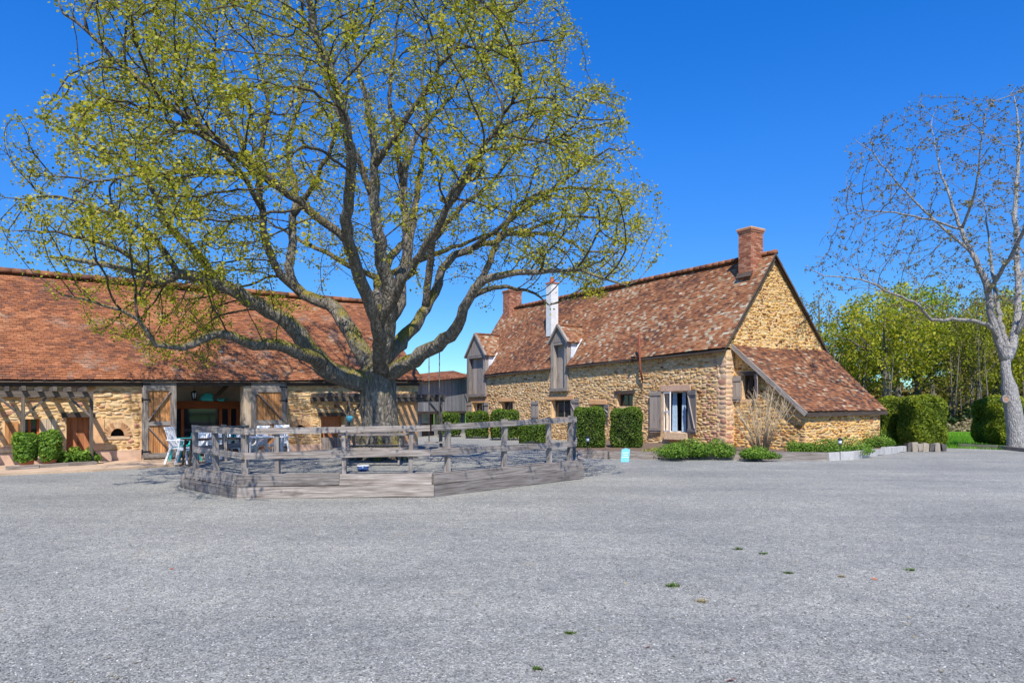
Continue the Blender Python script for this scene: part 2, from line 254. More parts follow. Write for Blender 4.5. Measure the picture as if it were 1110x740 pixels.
# ------------------------------------------------------------------ mesh building
V3 = lambda *a: np.array(a, float)
def nrm(v): v = np.asarray(v, float); return v / (np.linalg.norm(v) + 1e-12)
X, Y_, Z = V3(1, 0, 0), V3(0, 1, 0), V3(0, 0, 1)
class MB:
    def __init__(s): s.v = []; s.f = []; s.t = []; s.uv = []
    def face(s, pts, tone=0.5, uv=None):
        i = len(s.v); s.v.extend(pts); s.f.append(tuple(range(i, i + len(pts)))); s.t.append(tone)
        s.uv.extend(uv if uv else [(0, 0)] * len(pts))
    def box(s, c, size, ax=(X, Y_, Z), tone=None, jit=0.0, taper=1.0):
        """box by centre, full size along the three axes; UV.x follows the longest side"""
        c = np.asarray(c, float); h = np.array(size) / 2.0; tone = U(0, 1) if tone is None else tone
        L = int(np.argmax(size)); ou, ov = U(0, 50), U(0, 50)
        loc = [np.array((sx, sy, sz)) * h for sz in (-1, 1) for sy in (-1, 1) for sx in (-1, 1)]
        if taper != 1.0:
            for k in (4, 5, 6, 7): loc[k][:2] *= taper
        if jit: loc = [l + RNG.uniform(-jit, jit, 3) for l in loc]
        w = [c + l[0] * ax[0] + l[1] * ax[1] + l[2] * ax[2] for l in loc]
        for q, nx in (((0, 2, 3, 1), 2), ((4, 5, 7, 6), 2), ((0, 1, 5, 4), 1), ((2, 6, 7, 3), 1), ((0, 4, 6, 2), 0), ((1, 3, 7, 5), 0)):
            o = [a for a in range(3) if a != nx]
            la, ac = (L, [a for a in o if a != L][0]) if L in o else (o[0], o[1])
            k = 1.0 if L in o else 0.2
            s.face([w[i] for i in q], tone, [(loc[i][la] * k + ou, loc[i][ac] + ov + nx * 0.37) for i in q])
    def beam(s, a, b, w, h, up=Z, tone=None, jit=0.0):
        a = np.asarray(a, float); b = np.asarray(b, float); d = b - a; L = np.linalg.norm(d); d = d / L
        side = np.cross(up, d)
        side = nrm(side) if np.linalg.norm(side) > 1e-3 else X
        u2 = nrm(np.cross(d, side)); s.box((a + b) / 2, (L, w, h), (d, side, u2), tone, jit)
    def prism(s, poly, vec, tone=0.5):
        p = [np.asarray(q, float) for q in poly]; v = np.asarray(vec, float); q = [a + v for a in p]; n = len(p)
        ax = nrm(p[1] - p[0]); nn = np.zeros(3)
        for i in range(1, n - 1): nn += np.cross(p[i] - p[0], p[i + 1] - p[0])
        ay = nrm(np.cross(nrm(nn), ax))
        uv = lambda pts: [(float(a @ ay), float(a @ ax)) for a in pts]
        s.face(p[::-1], tone, uv(p[::-1])); s.face(q, tone, uv(q))
        for i in range(n):
            j = (i + 1) % n; s.face([p[i], p[j], q[j], q[i]], tone, [(0, 0), (np.linalg.norm(p[j] - p[i]), 0), (np.linalg.norm(p[j] - p[i]), .1), (0, .1)])
    def ring_surf(s, rings, tone=0.5, cap0=True, cap1=True):
        n = len(rings[0]); base = len(s.v)
        for r in rings: s.v.extend(r)
        for k in range(len(rings) - 1):
            a = base + k * n; b = a + n
            for i in range(n):
                j = (i + 1) % n; s.f.append((a + i, a + j, b + j, b + i)); s.t.append(tone)
                s.uv.extend([(k * .3, i * .1), (k * .3, i * .1 + .1), (k * .3 + .3, i * .1 + .1), (k * .3 + .3, i * .1)])
        if cap0: s.f.append(tuple(base + i for i in range(n))[::-1]); s.t.append(tone); s.uv.extend([(0, 0)] * n)
        if cap1: b = base + (len(rings) - 1) * n; s.f.append(tuple(b + i for i in range(n))); s.t.append(tone); s.uv.extend([(0, 0)] * n)
    def tube(s, pts, rads, sides=6, tone=0.5, rough=0.0):
        pts = [np.asarray(p, float) for p in pts]; n = len(pts); rings = []
        if not hasattr(rads, '__len__'): rads = [rads] * n
        T = [nrm(pts[min(i + 1, n - 1)] - pts[max(i - 1, 0)]) for i in range(n)]
        ref = X if abs(T[0][0]) < 0.8 else Y_
        e1 = nrm(np.cross(T[0], ref))
        ph = np.arange(sides) * 2 * math.pi / sides
        for i in range(n):
            e1 = e1 - T[i] * (e1 @ T[i]); e1 = nrm(e1); e2 = np.cross(T[i], e1)
            rr = rads[i] * (1 + (RNG.uniform(-rough, rough, sides) if rough else 0))
            ring = pts[i] + (np.cos(ph) * rr)[:, None] * e1 + (np.sin(ph) * rr)[:, None] * e2
            rings.append(list(ring))
        s.ring_surf(rings, tone)
    def lathe(s, c, prof, sides=16, tone=0.5):
        c = np.asarray(c, float); ph = np.arange(sides) * 2 * math.pi / sides
        s.ring_surf([[c + V3(r * math.cos(a), r * math.sin(a), z) for a in ph] for r, z in prof], tone)
    def build(s, name, mat, parent=None, smooth=False, base=None):
        me = bpy.data.meshes.new(name)
        v = np.array(s.v, float).reshape(-1, 3)
        b = base if base is not None else (BASE.get(parent.name, np.zeros(3)) if parent is not None else np.zeros(3))
        v = v - b
        ln = np.array([len(f) for f in s.f], np.int32); idx = np.concatenate([np.array(f, np.int32) for f in s.f]) if s.f else np.zeros(0, np.int32)
        fill(me, v, idx, ln, np.array(s.t, np.float32), np.array(s.uv, np.float32), smooth)
        me.materials.append(mat)
        o = bpy.data.objects.new(name, me); SC.collection.objects.link(o)
        if parent is not None: o.parent = parent; BASE[o.name] = b
        else: o.location = b
        return o
def fill(me, v, idx, ln, tone, uv, smooth=False):
    me.vertices.add(len(v)); me.vertices.foreach_set('co', v.astype(np.float32).ravel())
    me.loops.add(len(idx)); me.loops.foreach_set('vertex_index', idx.astype(np.int32))
    me.polygons.add(len(ln)); st = np.concatenate([[0], np.cumsum(ln)[:-1]]).astype(np.int32)
    me.polygons.foreach_set('loop_start', st); me.polygons.foreach_set('loop_total', ln.astype(np.int32))
    if uv is not None and len(uv) == len(idx):
        ul = me.uv_layers.new(name='UVMap'); ul.data.foreach_set('uv', uv.ravel())
    me.update(calc_edges=True)
    at = me.attributes.new('tone', 'FLOAT', 'FACE'); at.data.foreach_set('value', tone.astype(np.float32))
    if smooth: me.polygons.foreach_set('use_smooth', np.ones(len(ln), bool))
    me.validate(clean_customdata=False)
def thing(name, label, cat, loc=(0, 0, 0), group=None):
    o = bpy.data.objects.new(name, None); SC.collection.objects.link(o)
    o.location = loc; o.empty_display_size = 0.2
    o['label'] = label; o['category'] = cat; BASE[o.name] = np.array(loc, float)
    if group: o['group'] = group
    return o
def tag(o, label, cat, group=None):
    o['label'] = label; o['category'] = cat
    if group: o['group'] = group
    return o
def struct(o): o['kind'] = 'structure'; return o
def move(root, loc, rz=0.0): root.location = loc; root.rotation_euler = (0, 0, rz); return root
def dup(root, loc, rz, label, scale=None):
    def cp(o, par):
        c = o.copy(); SC.collection.objects.link(c)
        if par is not None: c.parent = par
        for ch in list(o.children): cp(ch, c)
        return c
    r = cp(root, None); r.location = loc; r.rotation_euler = (0, 0, rz); r['label'] = label
    if scale: r.scale = scale
    return r
def gd(px, py, z=0.0):
    y = FPX * (EYE - z) / (py - HOR); return V3((px - 555) / FPX * y, y, z)
def at(px, py, y): return V3((px - 555) / FPX * y, y, EYE + (HOR - py) / FPX * y)
class Frame:
    """a wall plane: origin, direction along it, outward normal"""
    def __init__(s, o, u, out): s.o = V3(*o, 0) if len(o) == 2 else np.asarray(o, float); s.u = V3(*u, 0); s.n = V3(*out, 0)
    def p(s, a, z, out=0.0): return s.o + s.u * a + s.n * out + Z * z
    def s_at(s, px, out=0.0):
        q = s.o + s.n * out; k = (px - 555) / FPX
        return (k * q[1] - q[0]) / (s.u[0] - k * s.u[1])
    def sz(s, px, py, out=0.0):
        a = s.s_at(px, out); q = s.p(a, 0, out); return a, EYE + (HOR - py) * q[1] / FPX
    def rect(s, x0, y0, x1, y1):
        a0, zt = s.sz(x0, (y0)); a1, _ = s.sz(x1, y0); am = s.s_at((x0 + x1) / 2); Yd = s.p(am, 0)[1]
        zt = EYE + (HOR - y0) * Yd / FPX; zb = EYE + (HOR - y1) * Yd / FPX
        return min(a0, a1), max(a0, a1), zb, zt
    def box(s, mb, a0, a1, z0, z1, o0, o1, tone=None, jit=0.0):
        mb.box(s.p((a0 + a1) / 2, (z0 + z1) / 2, (o0 + o1) / 2), (abs(a1 - a0), abs(o1 - o0), abs(z1 - z0)), (s.u, s.n, Z), tone, jit)
def wall_cells(mb, F, s0, s1, top, holes, th):
    """wall plate with rectangular openings; top is a function of s"""
    xs = sorted(set([s0, s1] + [h[0] for h in holes] + [h[1] for h in holes])); xs = [x for x in xs if s0 <= x <= s1]
    for a, b in zip(xs[:-1], xs[1:]):
        m = (a + b) / 2; hs_ = sorted([(h[2], h[3]) for h in holes if h[0] <= m <= h[1]])
        z = -0.1
        for hz0, hz1 in hs_ + [(None, None)]:
            if hz0 is None:
                p = [F.p(a, z), F.p(b, z), F.p(b, top(b)), F.p(a, top(a))]
                if top(m) > z: mb.prism(p, -F.n * th)
            else:
                if hz0 > z: mb.prism([F.p(a, z), F.p(b, z), F.p(b, hz0), F.p(a, hz0)], -F.n * th)
                z = hz1
def stones(mb, F, s0, s1, top, holes, z0=0.0, h=(0.09, 0.19), w=(0.16, 0.42), proud=(0.012, 0.045), tone=lambda s, z: U(0, 0.9), zmax=20, lim=None):
    z = z0
    while z < zmax:
        hh = U(*h); zc = z + hh / 2
        lo, hi = (s0, s1) if lim is None else lim(zc)
        if lim is not None and hi - lo < 0.15: break
        cuts = sorted([(hl[0], hl[1]) for hl in holes if hl[2] < zc + hh * .3 and hl[3] > zc - hh * .3])
        segs = []; a = lo
        for c0, c1 in cuts:
            if c0 > a: segs.append((a, min(c0, hi)))
            a = max(a, c1)
        if a < hi: segs.append((a, hi))
        anyf = False
        for a, b in segs:
            x = a + U(0, .02)
            while x < b - 0.05:
                ww = U(*w) if U(0, 1) > .15 else U(w[1], w[1] * 1.45)
                if x + ww > b - .08: ww = b - x
                cx = x + ww / 2
                if zc + hh * .45 < top(cx):
                    anyf = True
                    dz = U(-.03, .03) + 0.03 * math.sin(cx * 1.1 + z * 2) + .015 * math.sin(cx * 3.1); hk_ = hh * U(.62, 1.28)
                    stone(mb, F, cx, zc + dz, ww * U(.86, 1.04), hk_, U(*proud), tone(cx, zc))
                x += ww
        z += hh
        if lim is None and not anyf and z > top((s0 + s1) / 2) + 0.3: break
def stone(mb, F, cx, cz, w, h, d, tone):
    k = 8; ph = [(i + .5) * math.pi / 4 for i in range(k)]
    pr = []
    tilt = U(-.14, .14)
    for p in ph:
        c, s_ = math.cos(p), math.sin(p); q = (abs(c) ** 4 + abs(s_) ** 4) ** (-1 / 4)
        r = U(.70, 1.12); xx = c * q * w / 2 * r; zz = s_ * q * h / 2 * r
        pr.append((xx - zz * tilt, zz + xx * tilt))
    t1, t2 = U(-.3, .3), U(-.35, .35)
    rings = []
    for sc_, dd in ((1, 0.0), (.95, .7), (.84, 1.0)):
        rings.append([F.p(cx + x * sc_, cz + z_ * sc_, d * (dd * (1 + t1 * x / w + t2 * z_ / h * (dd > .9)))) for x, z_ in pr])
    mb.ring_surf(rings, min(1, max(0, tone)), cap0=False)
def tiles(mb, A, B, C, D, tw=0.17, rh=0.115, toner=None, sag=0.0, wav=0.02, jit=1.0, skip=None):
    """plain clay tiles on the patch A-B (eave) to D-C (ridge)"""
    A, B, C, D = [np.asarray(p, float) for p in (A, B, C, D)]
    L = (np.linalg.norm(B - A) + np.linalg.norm(C - D)) / 2; Hh = (np.linalg.norm(D - A) + np.linalg.norm(C - B)) / 2
    nr = int(Hh / rh); nc = int(L / tw); nn = nrm(np.cross(B - A, D - A)); nn = nn if nn[2] > 0 else -nn
    def P(u, v):
        q = (A * (1 - u) + B * u) * (1 - v) + (D * (1 - u) + C * u) * v
        return q + nn * (wav * math.sin(u * L * .9 + v * 2) + wav * .7 * math.sin(u * L * .37 + 1 + v * 4) - sag * math.sin(math.pi * u) * math.sin(math.pi * min(1, v * 1.0) * .5 + .2))
    for r in range(nr):
        off = (r % 2) * .5 + U(-.12, .12) * jit; v0 = r / nr; v1 = min((r + 1.35) / nr, 1.0)
        for c in range(-1, nc + 1):
            u0 = (c + off) / nc; u1 = u0 + 1 / nc
            u0 = max(u0, 0); u1 = min(u1, 1)
            if u1 - u0 < .3 / nc: continue
            if skip and skip((u0 + u1) / 2 * L, v0 * Hh): continue
            g = .004 / L; dv = U(-.12, .12) / nr * jit; lift = U(0.014, .030)
            a, b = P(u0 + g, v0 + dv), P(u1 - g, v0 + dv); c_, d = P(u1 - g, v1), P(u0 + g, v1)
            la, lb = lift + U(-.006, .006) * jit, lift + U(-.006, .006) * jit
            a2, b2 = a + nn * la, b + nn * lb; c2, d2 = c_ + nn * .004, d + nn * .004
            t = toner((u0 + u1) / 2 * L, v0 * Hh) if toner else U(0, 1)
            mb.face([a2, b2, c2, d2], t); mb.face([a - nn * .01, b - nn * .01, b2, a2], t)
            mb.face([a - nn * .01, a2, d2, d], t); mb.face([b - nn * .01, c_, c2, b2], t)
def ridge_tiles(mb, A, B, r=0.11, step=0.36):
    A = np.asarray(A, float); B = np.asarray(B, float); L = np.linalg.norm(B - A); d = (B - A) / L; side = nrm(np.cross(d, Z)); up = np.cross(side, d)
    n = int(L / step)
    for i in range(n):
        p0 = A + d * (i * step); p1 = A + d * ((i + 1.12) * step); t = float(np.clip(RNG.normal(.42, .15), 0, .72)); rings = []
        for p, rr in ((p0, r * 1.16), (p1, r)):
            rings.append([p + side * rr * math.cos(a) + up * (rr * math.sin(a) - .03) for a in np.linspace(-.35, math.pi + .35, 9)])
        mb.ring_surf(rings, t)
def bricks(mb, joints, c, sx, sy, z0, z1, ax, bh=0.075, bl=0.22):
    """a rectangular brick stack: joint core plus single bricks"""
    joints.box((c[0], c[1], (z0 + z1) / 2), (sx - .02, sy - .02, z1 - z0), (ax[0], ax[1], Z))
    z = z0; k = 0
    while z < z1 - .03:
        for (L, W, a, b) in ((sx, sy, ax[0], ax[1]), (sy, sx, ax[1], ax[0])):
            for sgn in (-1, 1):
                x = -L / 2 + (0 if k % 2 else -bl / 2)
                while x < L / 2:
                    x0, x1 = max(x, -L / 2), min(x + bl, L / 2)
                    if x1 - x0 > .04:
                        mb.box(V3(c[0], c[1], z + bh / 2) + a * (x0 + x1) / 2 + b * sgn * (W / 2 - .02), (x1 - x0 - .01, .045, bh - .012), (a, b, Z), U(0, 1), .002)
                    x += bl
        z += bh; k += 1
# ------------------------------------------------------------------ foliage
def leaf_object(name, pos, size, mat, parent=None, tone=None, normal=None, spread=1.0, aspect=1.5, base=None, rng=None):
    """many single leaves (two-triangle diamonds) at given points as one mesh"""
    rng = rng or RNG
    n = len(pos); pos = np.asarray(pos, float)
    d = rng.normal(size=(n, 3)); d /= np.linalg.norm(d, axis=1)[:, None]
    if normal is not None: nn = normal + rng.normal(size=(n, 3)) * spread; nn /= np.linalg.norm(nn, axis=1)[:, None]
    else: nn = rng.normal(size=(n, 3)); nn[:, 2] = np.abs(nn[:, 2]) * 1.2; nn /= np.linalg.norm(nn, axis=1)[:, None]
    e1 = np.cross(nn, d); e1 /= (np.linalg.norm(e1, axis=1)[:, None] + 1e-9); e2 = np.cross(nn, e1)
    s = (np.asarray(size) * rng.uniform(.65, 1.3, n))[:, None]
    a = pos - e1 * s * .5 * aspect; b = pos + e2 * s * .5 + nn * s * .12; c = pos + e1 * s * .5 * aspect; dd = pos - e2 * s * .5 + nn * s * .12
    b_ = base if base is not None else (BASE.get(parent.name, np.zeros(3)) if parent is not None else np.zeros(3))
    v = np.stack([a, b, c, dd], 1).reshape(-1, 3) - b_
    me = bpy.data.meshes.new(name)
    t = rng.uniform(0, 1, n) if tone is None else np.clip(tone, 0, 1)
    fill(me, v, np.arange(4 * n), np.full(n, 4), t, None)
    me.materials.append(mat); o = bpy.data.objects.new(name, me); SC.collection.objects.link(o)
    if parent is not None: o.parent = parent; BASE[o.name] = b_
    else: o.location = b_
    return o
def grow(seed_pos, seed_par, attr, step, kill, iters, rng, reach=1e9, up=0.0, wob=.18, maxch=3, inert=0.0, outw=0.0, cen_=None):
    pos = [np.asarray(p, float) for p in seed_pos]; par = list(seed_par); nch = [0] * len(pos)
    for p in par:
        if p >= 0: nch[p] += 1
    P = np.array(pos); A = attr.copy(); near = np.zeros(len(A), int); dist = np.full(len(A), 1e9)
    def upd(i0, i1):
        for k in range(i0, i1, 200):
            Q = P[k:min(k + 200, i1)]
            D = np.linalg.norm(A[:, None, :] - Q[None], axis=2); j = D.argmin(1); dm = D[np.arange(len(A)), j]
            m = dm < dist; dist[m] = dm[m]; near[m] = j[m] + k
    upd(0, len(P))
    for it in range(iters):
        keep = dist > kill; A = A[keep]; near = near[keep]; dist = dist[keep]
        if len(A) == 0: break
        act = dist < reach; nd = near[act]
        if len(nd) == 0: break
        dirs = A[act] - P[nd]; dirs /= np.linalg.norm(dirs, axis=1)[:, None]
        S = np.zeros_like(P); np.add.at(S, nd, dirs); ids = np.unique(nd); ids = np.array([i for i in ids if nch[i] < maxch], int)
        if len(ids) == 0: break
        dd = S[ids]; dd /= (np.linalg.norm(dd, axis=1)[:, None] + 1e-9)
        if inert:
            pp = np.array(par)[ids]; pd = P[ids] - P[np.maximum(pp, 0)]; pd /= (np.linalg.norm(pd, axis=1)[:, None] + 1e-9); dd += pd * inert
        if outw:
            od = P[ids] - cen_; od /= (np.linalg.norm(od, axis=1)[:, None] + 1e-9); dd += od * outw
        dd += rng.normal(size=dd.shape) * wob; dd[:, 2] += up; dd /= np.linalg.norm(dd, axis=1)[:, None]
        new = P[ids] + dd * step; n0 = len(P); P = np.vstack([P, new]); par += [int(i) for i in ids]
        for i in ids: nch[i] += 1
        nch += [0] * len(ids); upd(n0, len(P))
    return P, np.array(par)
def tree_mesh(P, par, r_tip, expo, rspec=None, rough_big=0.0):
    """pipe-model radii, then one tube per chain"""
    n = len(P); acc = np.zeros(n); R = np.zeros(n); ch = [[] for _ in range(n)]
    for i in range(n):
        if par[i] >= 0: ch[par[i]].append(i)
    order = []; st = [i for i in range(n) if par[i] < 0]
    while st: i = st.pop(); order.append(i); st += ch[i]
    for i in reversed(order):
        R[i] = r_tip if not ch[i] else sum(R[c] ** expo for c in ch[i]) ** (1 / expo)
        if rspec is not None and i in rspec: R[i] = rspec[i]
    mb = MB(); todo = [(i, None) for i in range(n) if par[i] < 0]
    while todo:
        i, pa = todo.pop(); pts = []; rr = []
        if pa is not None: pts.append(P[pa]); rr.append(min(R[pa], R[i] * 1.25))
        while True:
            pts.append(P[i]); rr.append(R[i]); c = ch[i]
            if not c: break
            c = sorted(c, key=lambda k: -R[k]); todo += [(k, i) for k in c[1:]]; i = c[0]
        if len(pts) < 2: continue
        rm = max(rr); sides = 3 if rm < .02 else 5 if rm < .05 else 8 if rm < .14 else 16
        if len(rr) > 1: rr[-1] *= .5
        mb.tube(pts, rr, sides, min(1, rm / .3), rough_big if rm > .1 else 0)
    return mb, R
def spline(pts, step):
    """resample a polyline (Catmull-Rom) at about step"""
    p = [np.asarray(q, float) for q in pts]; p = [2 * p[0] - p[1]] + p + [2 * p[-1] - p[-2]]; out = []
    for i in range(1, len(p) - 2):
        n = max(1, int(round(np.linalg.norm(p[i + 1] - p[i]) / step)))
        for k in range(n):
            t = k / n; a, b, c, d = p[i - 1], p[i], p[i + 1], p[i + 2]
            out.append(.5 * ((2 * b) + (c - a) * t + (2 * a - 5 * b + 4 * c - d) * t * t + (3 * b - a - 3 * c + d) * t ** 3))
    out.append(p[-2]); return out
def poly_in(poly, x, y):
    c = np.zeros(len(x), bool); n = len(poly)
    for i in range(n):
        x0, y0 = poly[i]; x1, y1 = poly[(i + 1) % n]
        m = ((y0 > y) != (y1 > y)) & (x < (x1 - x0) * (y - y0) / (y1 - y0 + 1e-9) + x0); c ^= m
    return c
def hedge(name, label, group, c, ax, size, mat, n, leaf=0.05, round_=4.0, bump_=0.05, z0=0.0, cat='hedge', core=True, rs=1, taper=1.0):
    """clipped shrub: leaves on and just under a rounded block"""
    rng = np.random.default_rng(rs)
    r = thing(name, label, cat, (c[0], c[1], z0), group)
    d = rng.normal(size=(n, 3)); d[:, 2] = np.where(d[:, 2] < -.3, -d[:, 2], d[:, 2])
    # superellipsoid, sampled through the cube so that faces are filled evenly
    f = rng.uniform(-1, 1, (n, 3)); k = rng.integers(0, 5, n)
    f[k == 0, 0] = 1; f[k == 1, 0] = -1; f[k == 2, 1] = 1; f[k == 3, 1] = -1; f[k == 4, 2] = 1
    q = (np.abs(f) ** round_).sum(1) ** (-1 / round_); s = f * q[:, None]
    nn = np.sign(s) * np.abs(s) ** (round_ - 1); nn /= np.linalg.norm(nn, axis=1)[:, None] + 1e-9
    h = np.array(size) / 2
    ph = rng.uniform(0, 6, 3)
    bm = bump_ * (np.sin(s[:, 0] * h[0] * 5 + ph[0]) * np.sin(s[:, 1] * h[1] * 5 + ph[1]) + .7 * np.sin(s[:, 2] * h[2] * 6 + ph[2] + s[:, 0] * 4))
    inw = rng.exponential(.035, n)
    L = s * h + nn * (bm - inw)[:, None]
    tp = 1 + (taper - 1) * (s[:, 2] + 1) / 2
    L[:, 0] *= tp; L[:, 1] *= tp
    cc = V3(c[0], c[1], z0 + h[2])
    W = cc + L[:, :1] * ax[0] + L[:, 1:2] * ax[1] + L[:, 2:] * Z
    NW = nn[:, :1] * ax[0] + nn[:, 1:2] * ax[1] + nn[:, 2:] * Z
    W = W[W[:, 2] > z0 + .01] if False else W
    tone = .25 + .5 * rng.uniform(0, 1, n) + .35 * np.clip(s[:, 2] - .75, 0, 1) * 2 + bm * 2 - inw * 3  # sunlit top painted lighter, leaves set deeper in painted darker
    leaf_object('foliage', W, leaf, mat, r, tone, NW, .9, rng=rng)
    if core:
        mb = MB(); rings = []
        for zz in np.linspace(-1, 1, 7):
            ring = []
            rr = max(.05, (1 - abs(zz) ** round_)) ** (1 / round_)
            for a in np.linspace(0, 2 * math.pi, 20, endpoint=False):
                x_, y_ = math.cos(a), math.sin(a); qq = (abs(x_) ** round_ + abs(y_) ** round_) ** (-1 / round_)
                t_ = 1 + (taper - 1) * (zz + 1) / 2
                ring.append(cc + ax[0] * x_ * qq * rr * (h[0] - .15) * t_ + ax[1] * y_ * qq * rr * (h[1] - .15) * t_ + Z * zz * (h[2] - .12))
            rings.append(ring)
        mb.ring_surf(rings); mb.build('dark_core', M['core'], r)  # solid hull standing in for the shade inside the foliage
    return r
def bushlet(name, label, cat, c, rx, ry, h, mat, n, leaf, group=None, rs=1, rot=0.0, clumps=9):
    """loose mound of leafy stems"""
    rng = np.random.default_rng(rs); r = thing(name, label, cat, tuple(c), group)
    cl = rng.uniform(-1, 1, (clumps, 2)); cl *= np.minimum(1, 1 / (np.linalg.norm(cl, axis=1)[:, None] + .01))
    ht = h * rng.uniform(.55, 1.0, clumps) * (1 - .35 * np.linalg.norm(cl, axis=1))
    k = rng.integers(0, clumps, n); d = rng.normal(size=(n, 3)); d /= np.linalg.norm(d, axis=1)[:, None]
    rad_ = rng.uniform(.35, 1, n) ** .5
    crx = rx * .42
    lx = cl[k, 0] * rx * .8 + d[:, 0] * crx * rad_; ly = cl[k, 1] * ry * .8 + d[:, 1] * min(crx, ry * .6) * rad_
    lz = ht[k] * (.5 + .5 * d[:, 2] * rad_)
    ca, sa = math.cos(rot), math.sin(rot)
    W = np.stack([lx * ca - ly * sa, lx * sa + ly * ca, lz], 1) + np.asarray(c)
    nn = d.copy(); nn[:, 2] += .5
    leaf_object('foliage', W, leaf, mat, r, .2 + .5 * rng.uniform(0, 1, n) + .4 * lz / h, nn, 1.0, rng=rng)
    mb = MB()
    for i in range(clumps):
        for j in range(3):
            b = np.asarray(c) + V3(cl[i, 0] * rx * .5, cl[i, 1] * ry * .5, -.02); e = np.asarray(c) + V3((cl[i, 0] * rx * .8 + rng.uniform(-.1, .1)) * ca - cl[i, 1] * ry * .8 * sa, (cl[i, 0] * rx * .8) * sa + cl[i, 1] * ry * .8 * ca, ht[i] * .8)
            mb.tube([b, (b + e) / 2 + rng.uniform(-.03, .03, 3), e], [.008, .006, .004], 3)
    mb.build('stems', M['core'], r)
    return r
OAK_ATTR, OAK_LEAF = 9500, 12.0
# ================================================================== ground
def sheet(name, poly, z, mat):
    mb = MB(); mb.face([V3(x, y, z) for x, y in poly]); return struct(mb.build(name, mat))
sheet('ground', [(-900, -300), (900, -300), (900, 1500), (-900, 1500)], -0.03, M['field'])
yard = [(-45, -25), (50, -25), (50, 22.5), (26, 25.2), (19.9, 26.6), (18.3, 28.4), (16.8, 29.0), (12, 34), (4, 60), (-45, 60)]
sheet('gravel_yard', yard, 0.0, M['gravel'])
# ------------------------------------------------------------------ barn frame and house frame
P0 = gd(152, 500); AB = rad(52)
FB = Frame(P0, (math.sin(AB), math.cos(AB)), (math.cos(AB), -math.sin(AB)))
C0 = gd(787, 488); AH = rad(33)
FH = Frame(C0, (-math.sin(AH), math.cos(AH)), (-math.cos(AH), -math.sin(AH)))
nH = -FH.n; uH = FH.u; FG = Frame(C0, tuple(nH[:2]), tuple(-uH[:2])) #                                            # into the house, along the front
# ================================================================== barn
B0, B1 = -8.5, FB.s_at(453)
BW = 4.2
def bze(s): return 2.42 + 0.022 * (s + 3.5)                        # eave height along the barn
def bzr(s): return 6.02 + 0.016 * (s + 3.5)
barn = thing('stone_barn', 'long low golden stone barn under a sweeping clay tile roof, double doors open', 'barn', tuple(FB.p(0, 0)))
door = (FB.s_at(190), FB.s_at(268), -0.2, 3.0)
def R(x0, y0, x1, y1): a, b, c, d = FB.rect(x0, y0, x1, y1); return (a, b, c, d)
w_left = R(22, 454, 43, 476); w_small = R(5, 457, 20, 481); rec1 = R(72, 452, 98, 490); rec2 = R(348, 451, 373, 491)
vent1 = R(118.5, 463, 135.7, 472.5); vent2 = R(318, 459.5, 332, 466.5)
holes = [door, w_left, rec1, rec2, vent1, vent2]
mb = MB(); wall_cells(mb, FB, B0, B1, lambda s: bze(s) - .12, holes, .5)
# end gables and the back wall
for s in (B0 + .02, B1 - .5):
    a = [FB.p(s, -.1, -.5), FB.p(s, bze(s) - .12, -.5), FB.p(s, bzr(s) - .12, -BW), FB.p(s, bze(s) - .12, -2 * BW), FB.p(s, -.1, -2 * BW)]
    mb.prism(a, FB.u * .48)
FB.box(mb, B0, B1, -.1, bze(0) - .1, -2 * BW, -2 * BW + .4)
barn_wall = mb.build('wall', M['mortar'], barn)
mb = MB()
hb = [(h[0] - .03, h[1] + .03, h[2] - .02, h[3] + .02) for h in holes[1:]] + [(FB.s_at(152), FB.s_at(312), 0, 3)]
hb += [(vent1[0] - .2, vent1[1] + .2, vent1[2] - .1, vent1[3] + .22), (vent2[0] - .2, vent2[1] + .2, vent2[2] - .1, vent2[3] + .22), (w_small[0] - .05, w_small[1] + .05, w_small[2], w_small[3])]
hb += [(FB.s_at(434), FB.s_at(453), 0, 2.0)]
stones(mb, FB, B0, B1, lambda s: bze(s) - .06, hb, z0=.34, h=(.055, .115), w=(.12, .38), proud=(.004, .028),
       tone=lambda s, z: float(np.clip(RNG.normal(.55 if s > -1 else .6, .22), 0, .95)))
mb.build('stone_facing', M['stone'], barn, base=None)
for a, b in ((B0, rec1[0]), (rec1[1], FB.s_at(153)), (FB.s_at(309), rec2[0]), (rec2[1], B1 - .01)): mb = MB(); FB.box(mb, a, b, -.05, .36, 0.002, .03); mb.build('plinth', M['render_pink'], barn)
mb = MB(); FB.box(mb, FB.s_at(435), B1 - .03, .36, 2.0, .002, .022); mb.build('plaster_patch', M['plaster'], barn); mb = MB(); FB.box(mb, rec1[1] + .02, rec1[1] + .35, .4, 1.3, .002, .03); mb.build('plaster_patch', M['plaster'], barn)
# roof
def bp(s, t, dz=0.0):
    """point on the front slope of the barn roof: t=0 at the eave, 1 at the ridge"""
    return FB.p(s, bze(s) + (bzr(s) - bze(s)) * t + dz, .22 - (BW + .22) * t)
def btone(x, y):
    g = .50 + .16 * math.sin(x * .8 + 1.3 * math.sin(y * .9)) * math.sin(y * 1.3 + x * .3); return float(np.clip(RNG.normal(g, .125), 0, .97))
mb = MB()
rf = MB(); th = Z * -.06
rf.face([bp(B0 - .2, 0, -.10), bp(B1 + .12, 0, -.10), bp(B1 + .12, 1, -.24), bp(B0 - .2, 1, -.24)])
bk = lambda s, dz=0: FB.p(s, bze(s) + dz, -2 * BW - .22)
rf.face([bp(B0 - .2, 1, -.24), bp(B1 + .12, 1, -.24), bk(B1 + .12, -.05), bk(B0 - .2, -.05)])
roofb = rf.build('roof', M['wood_dark'], barn)
ns = 3; ss = np.linspace(B0 - .2, B1 + .15, ns + 1)
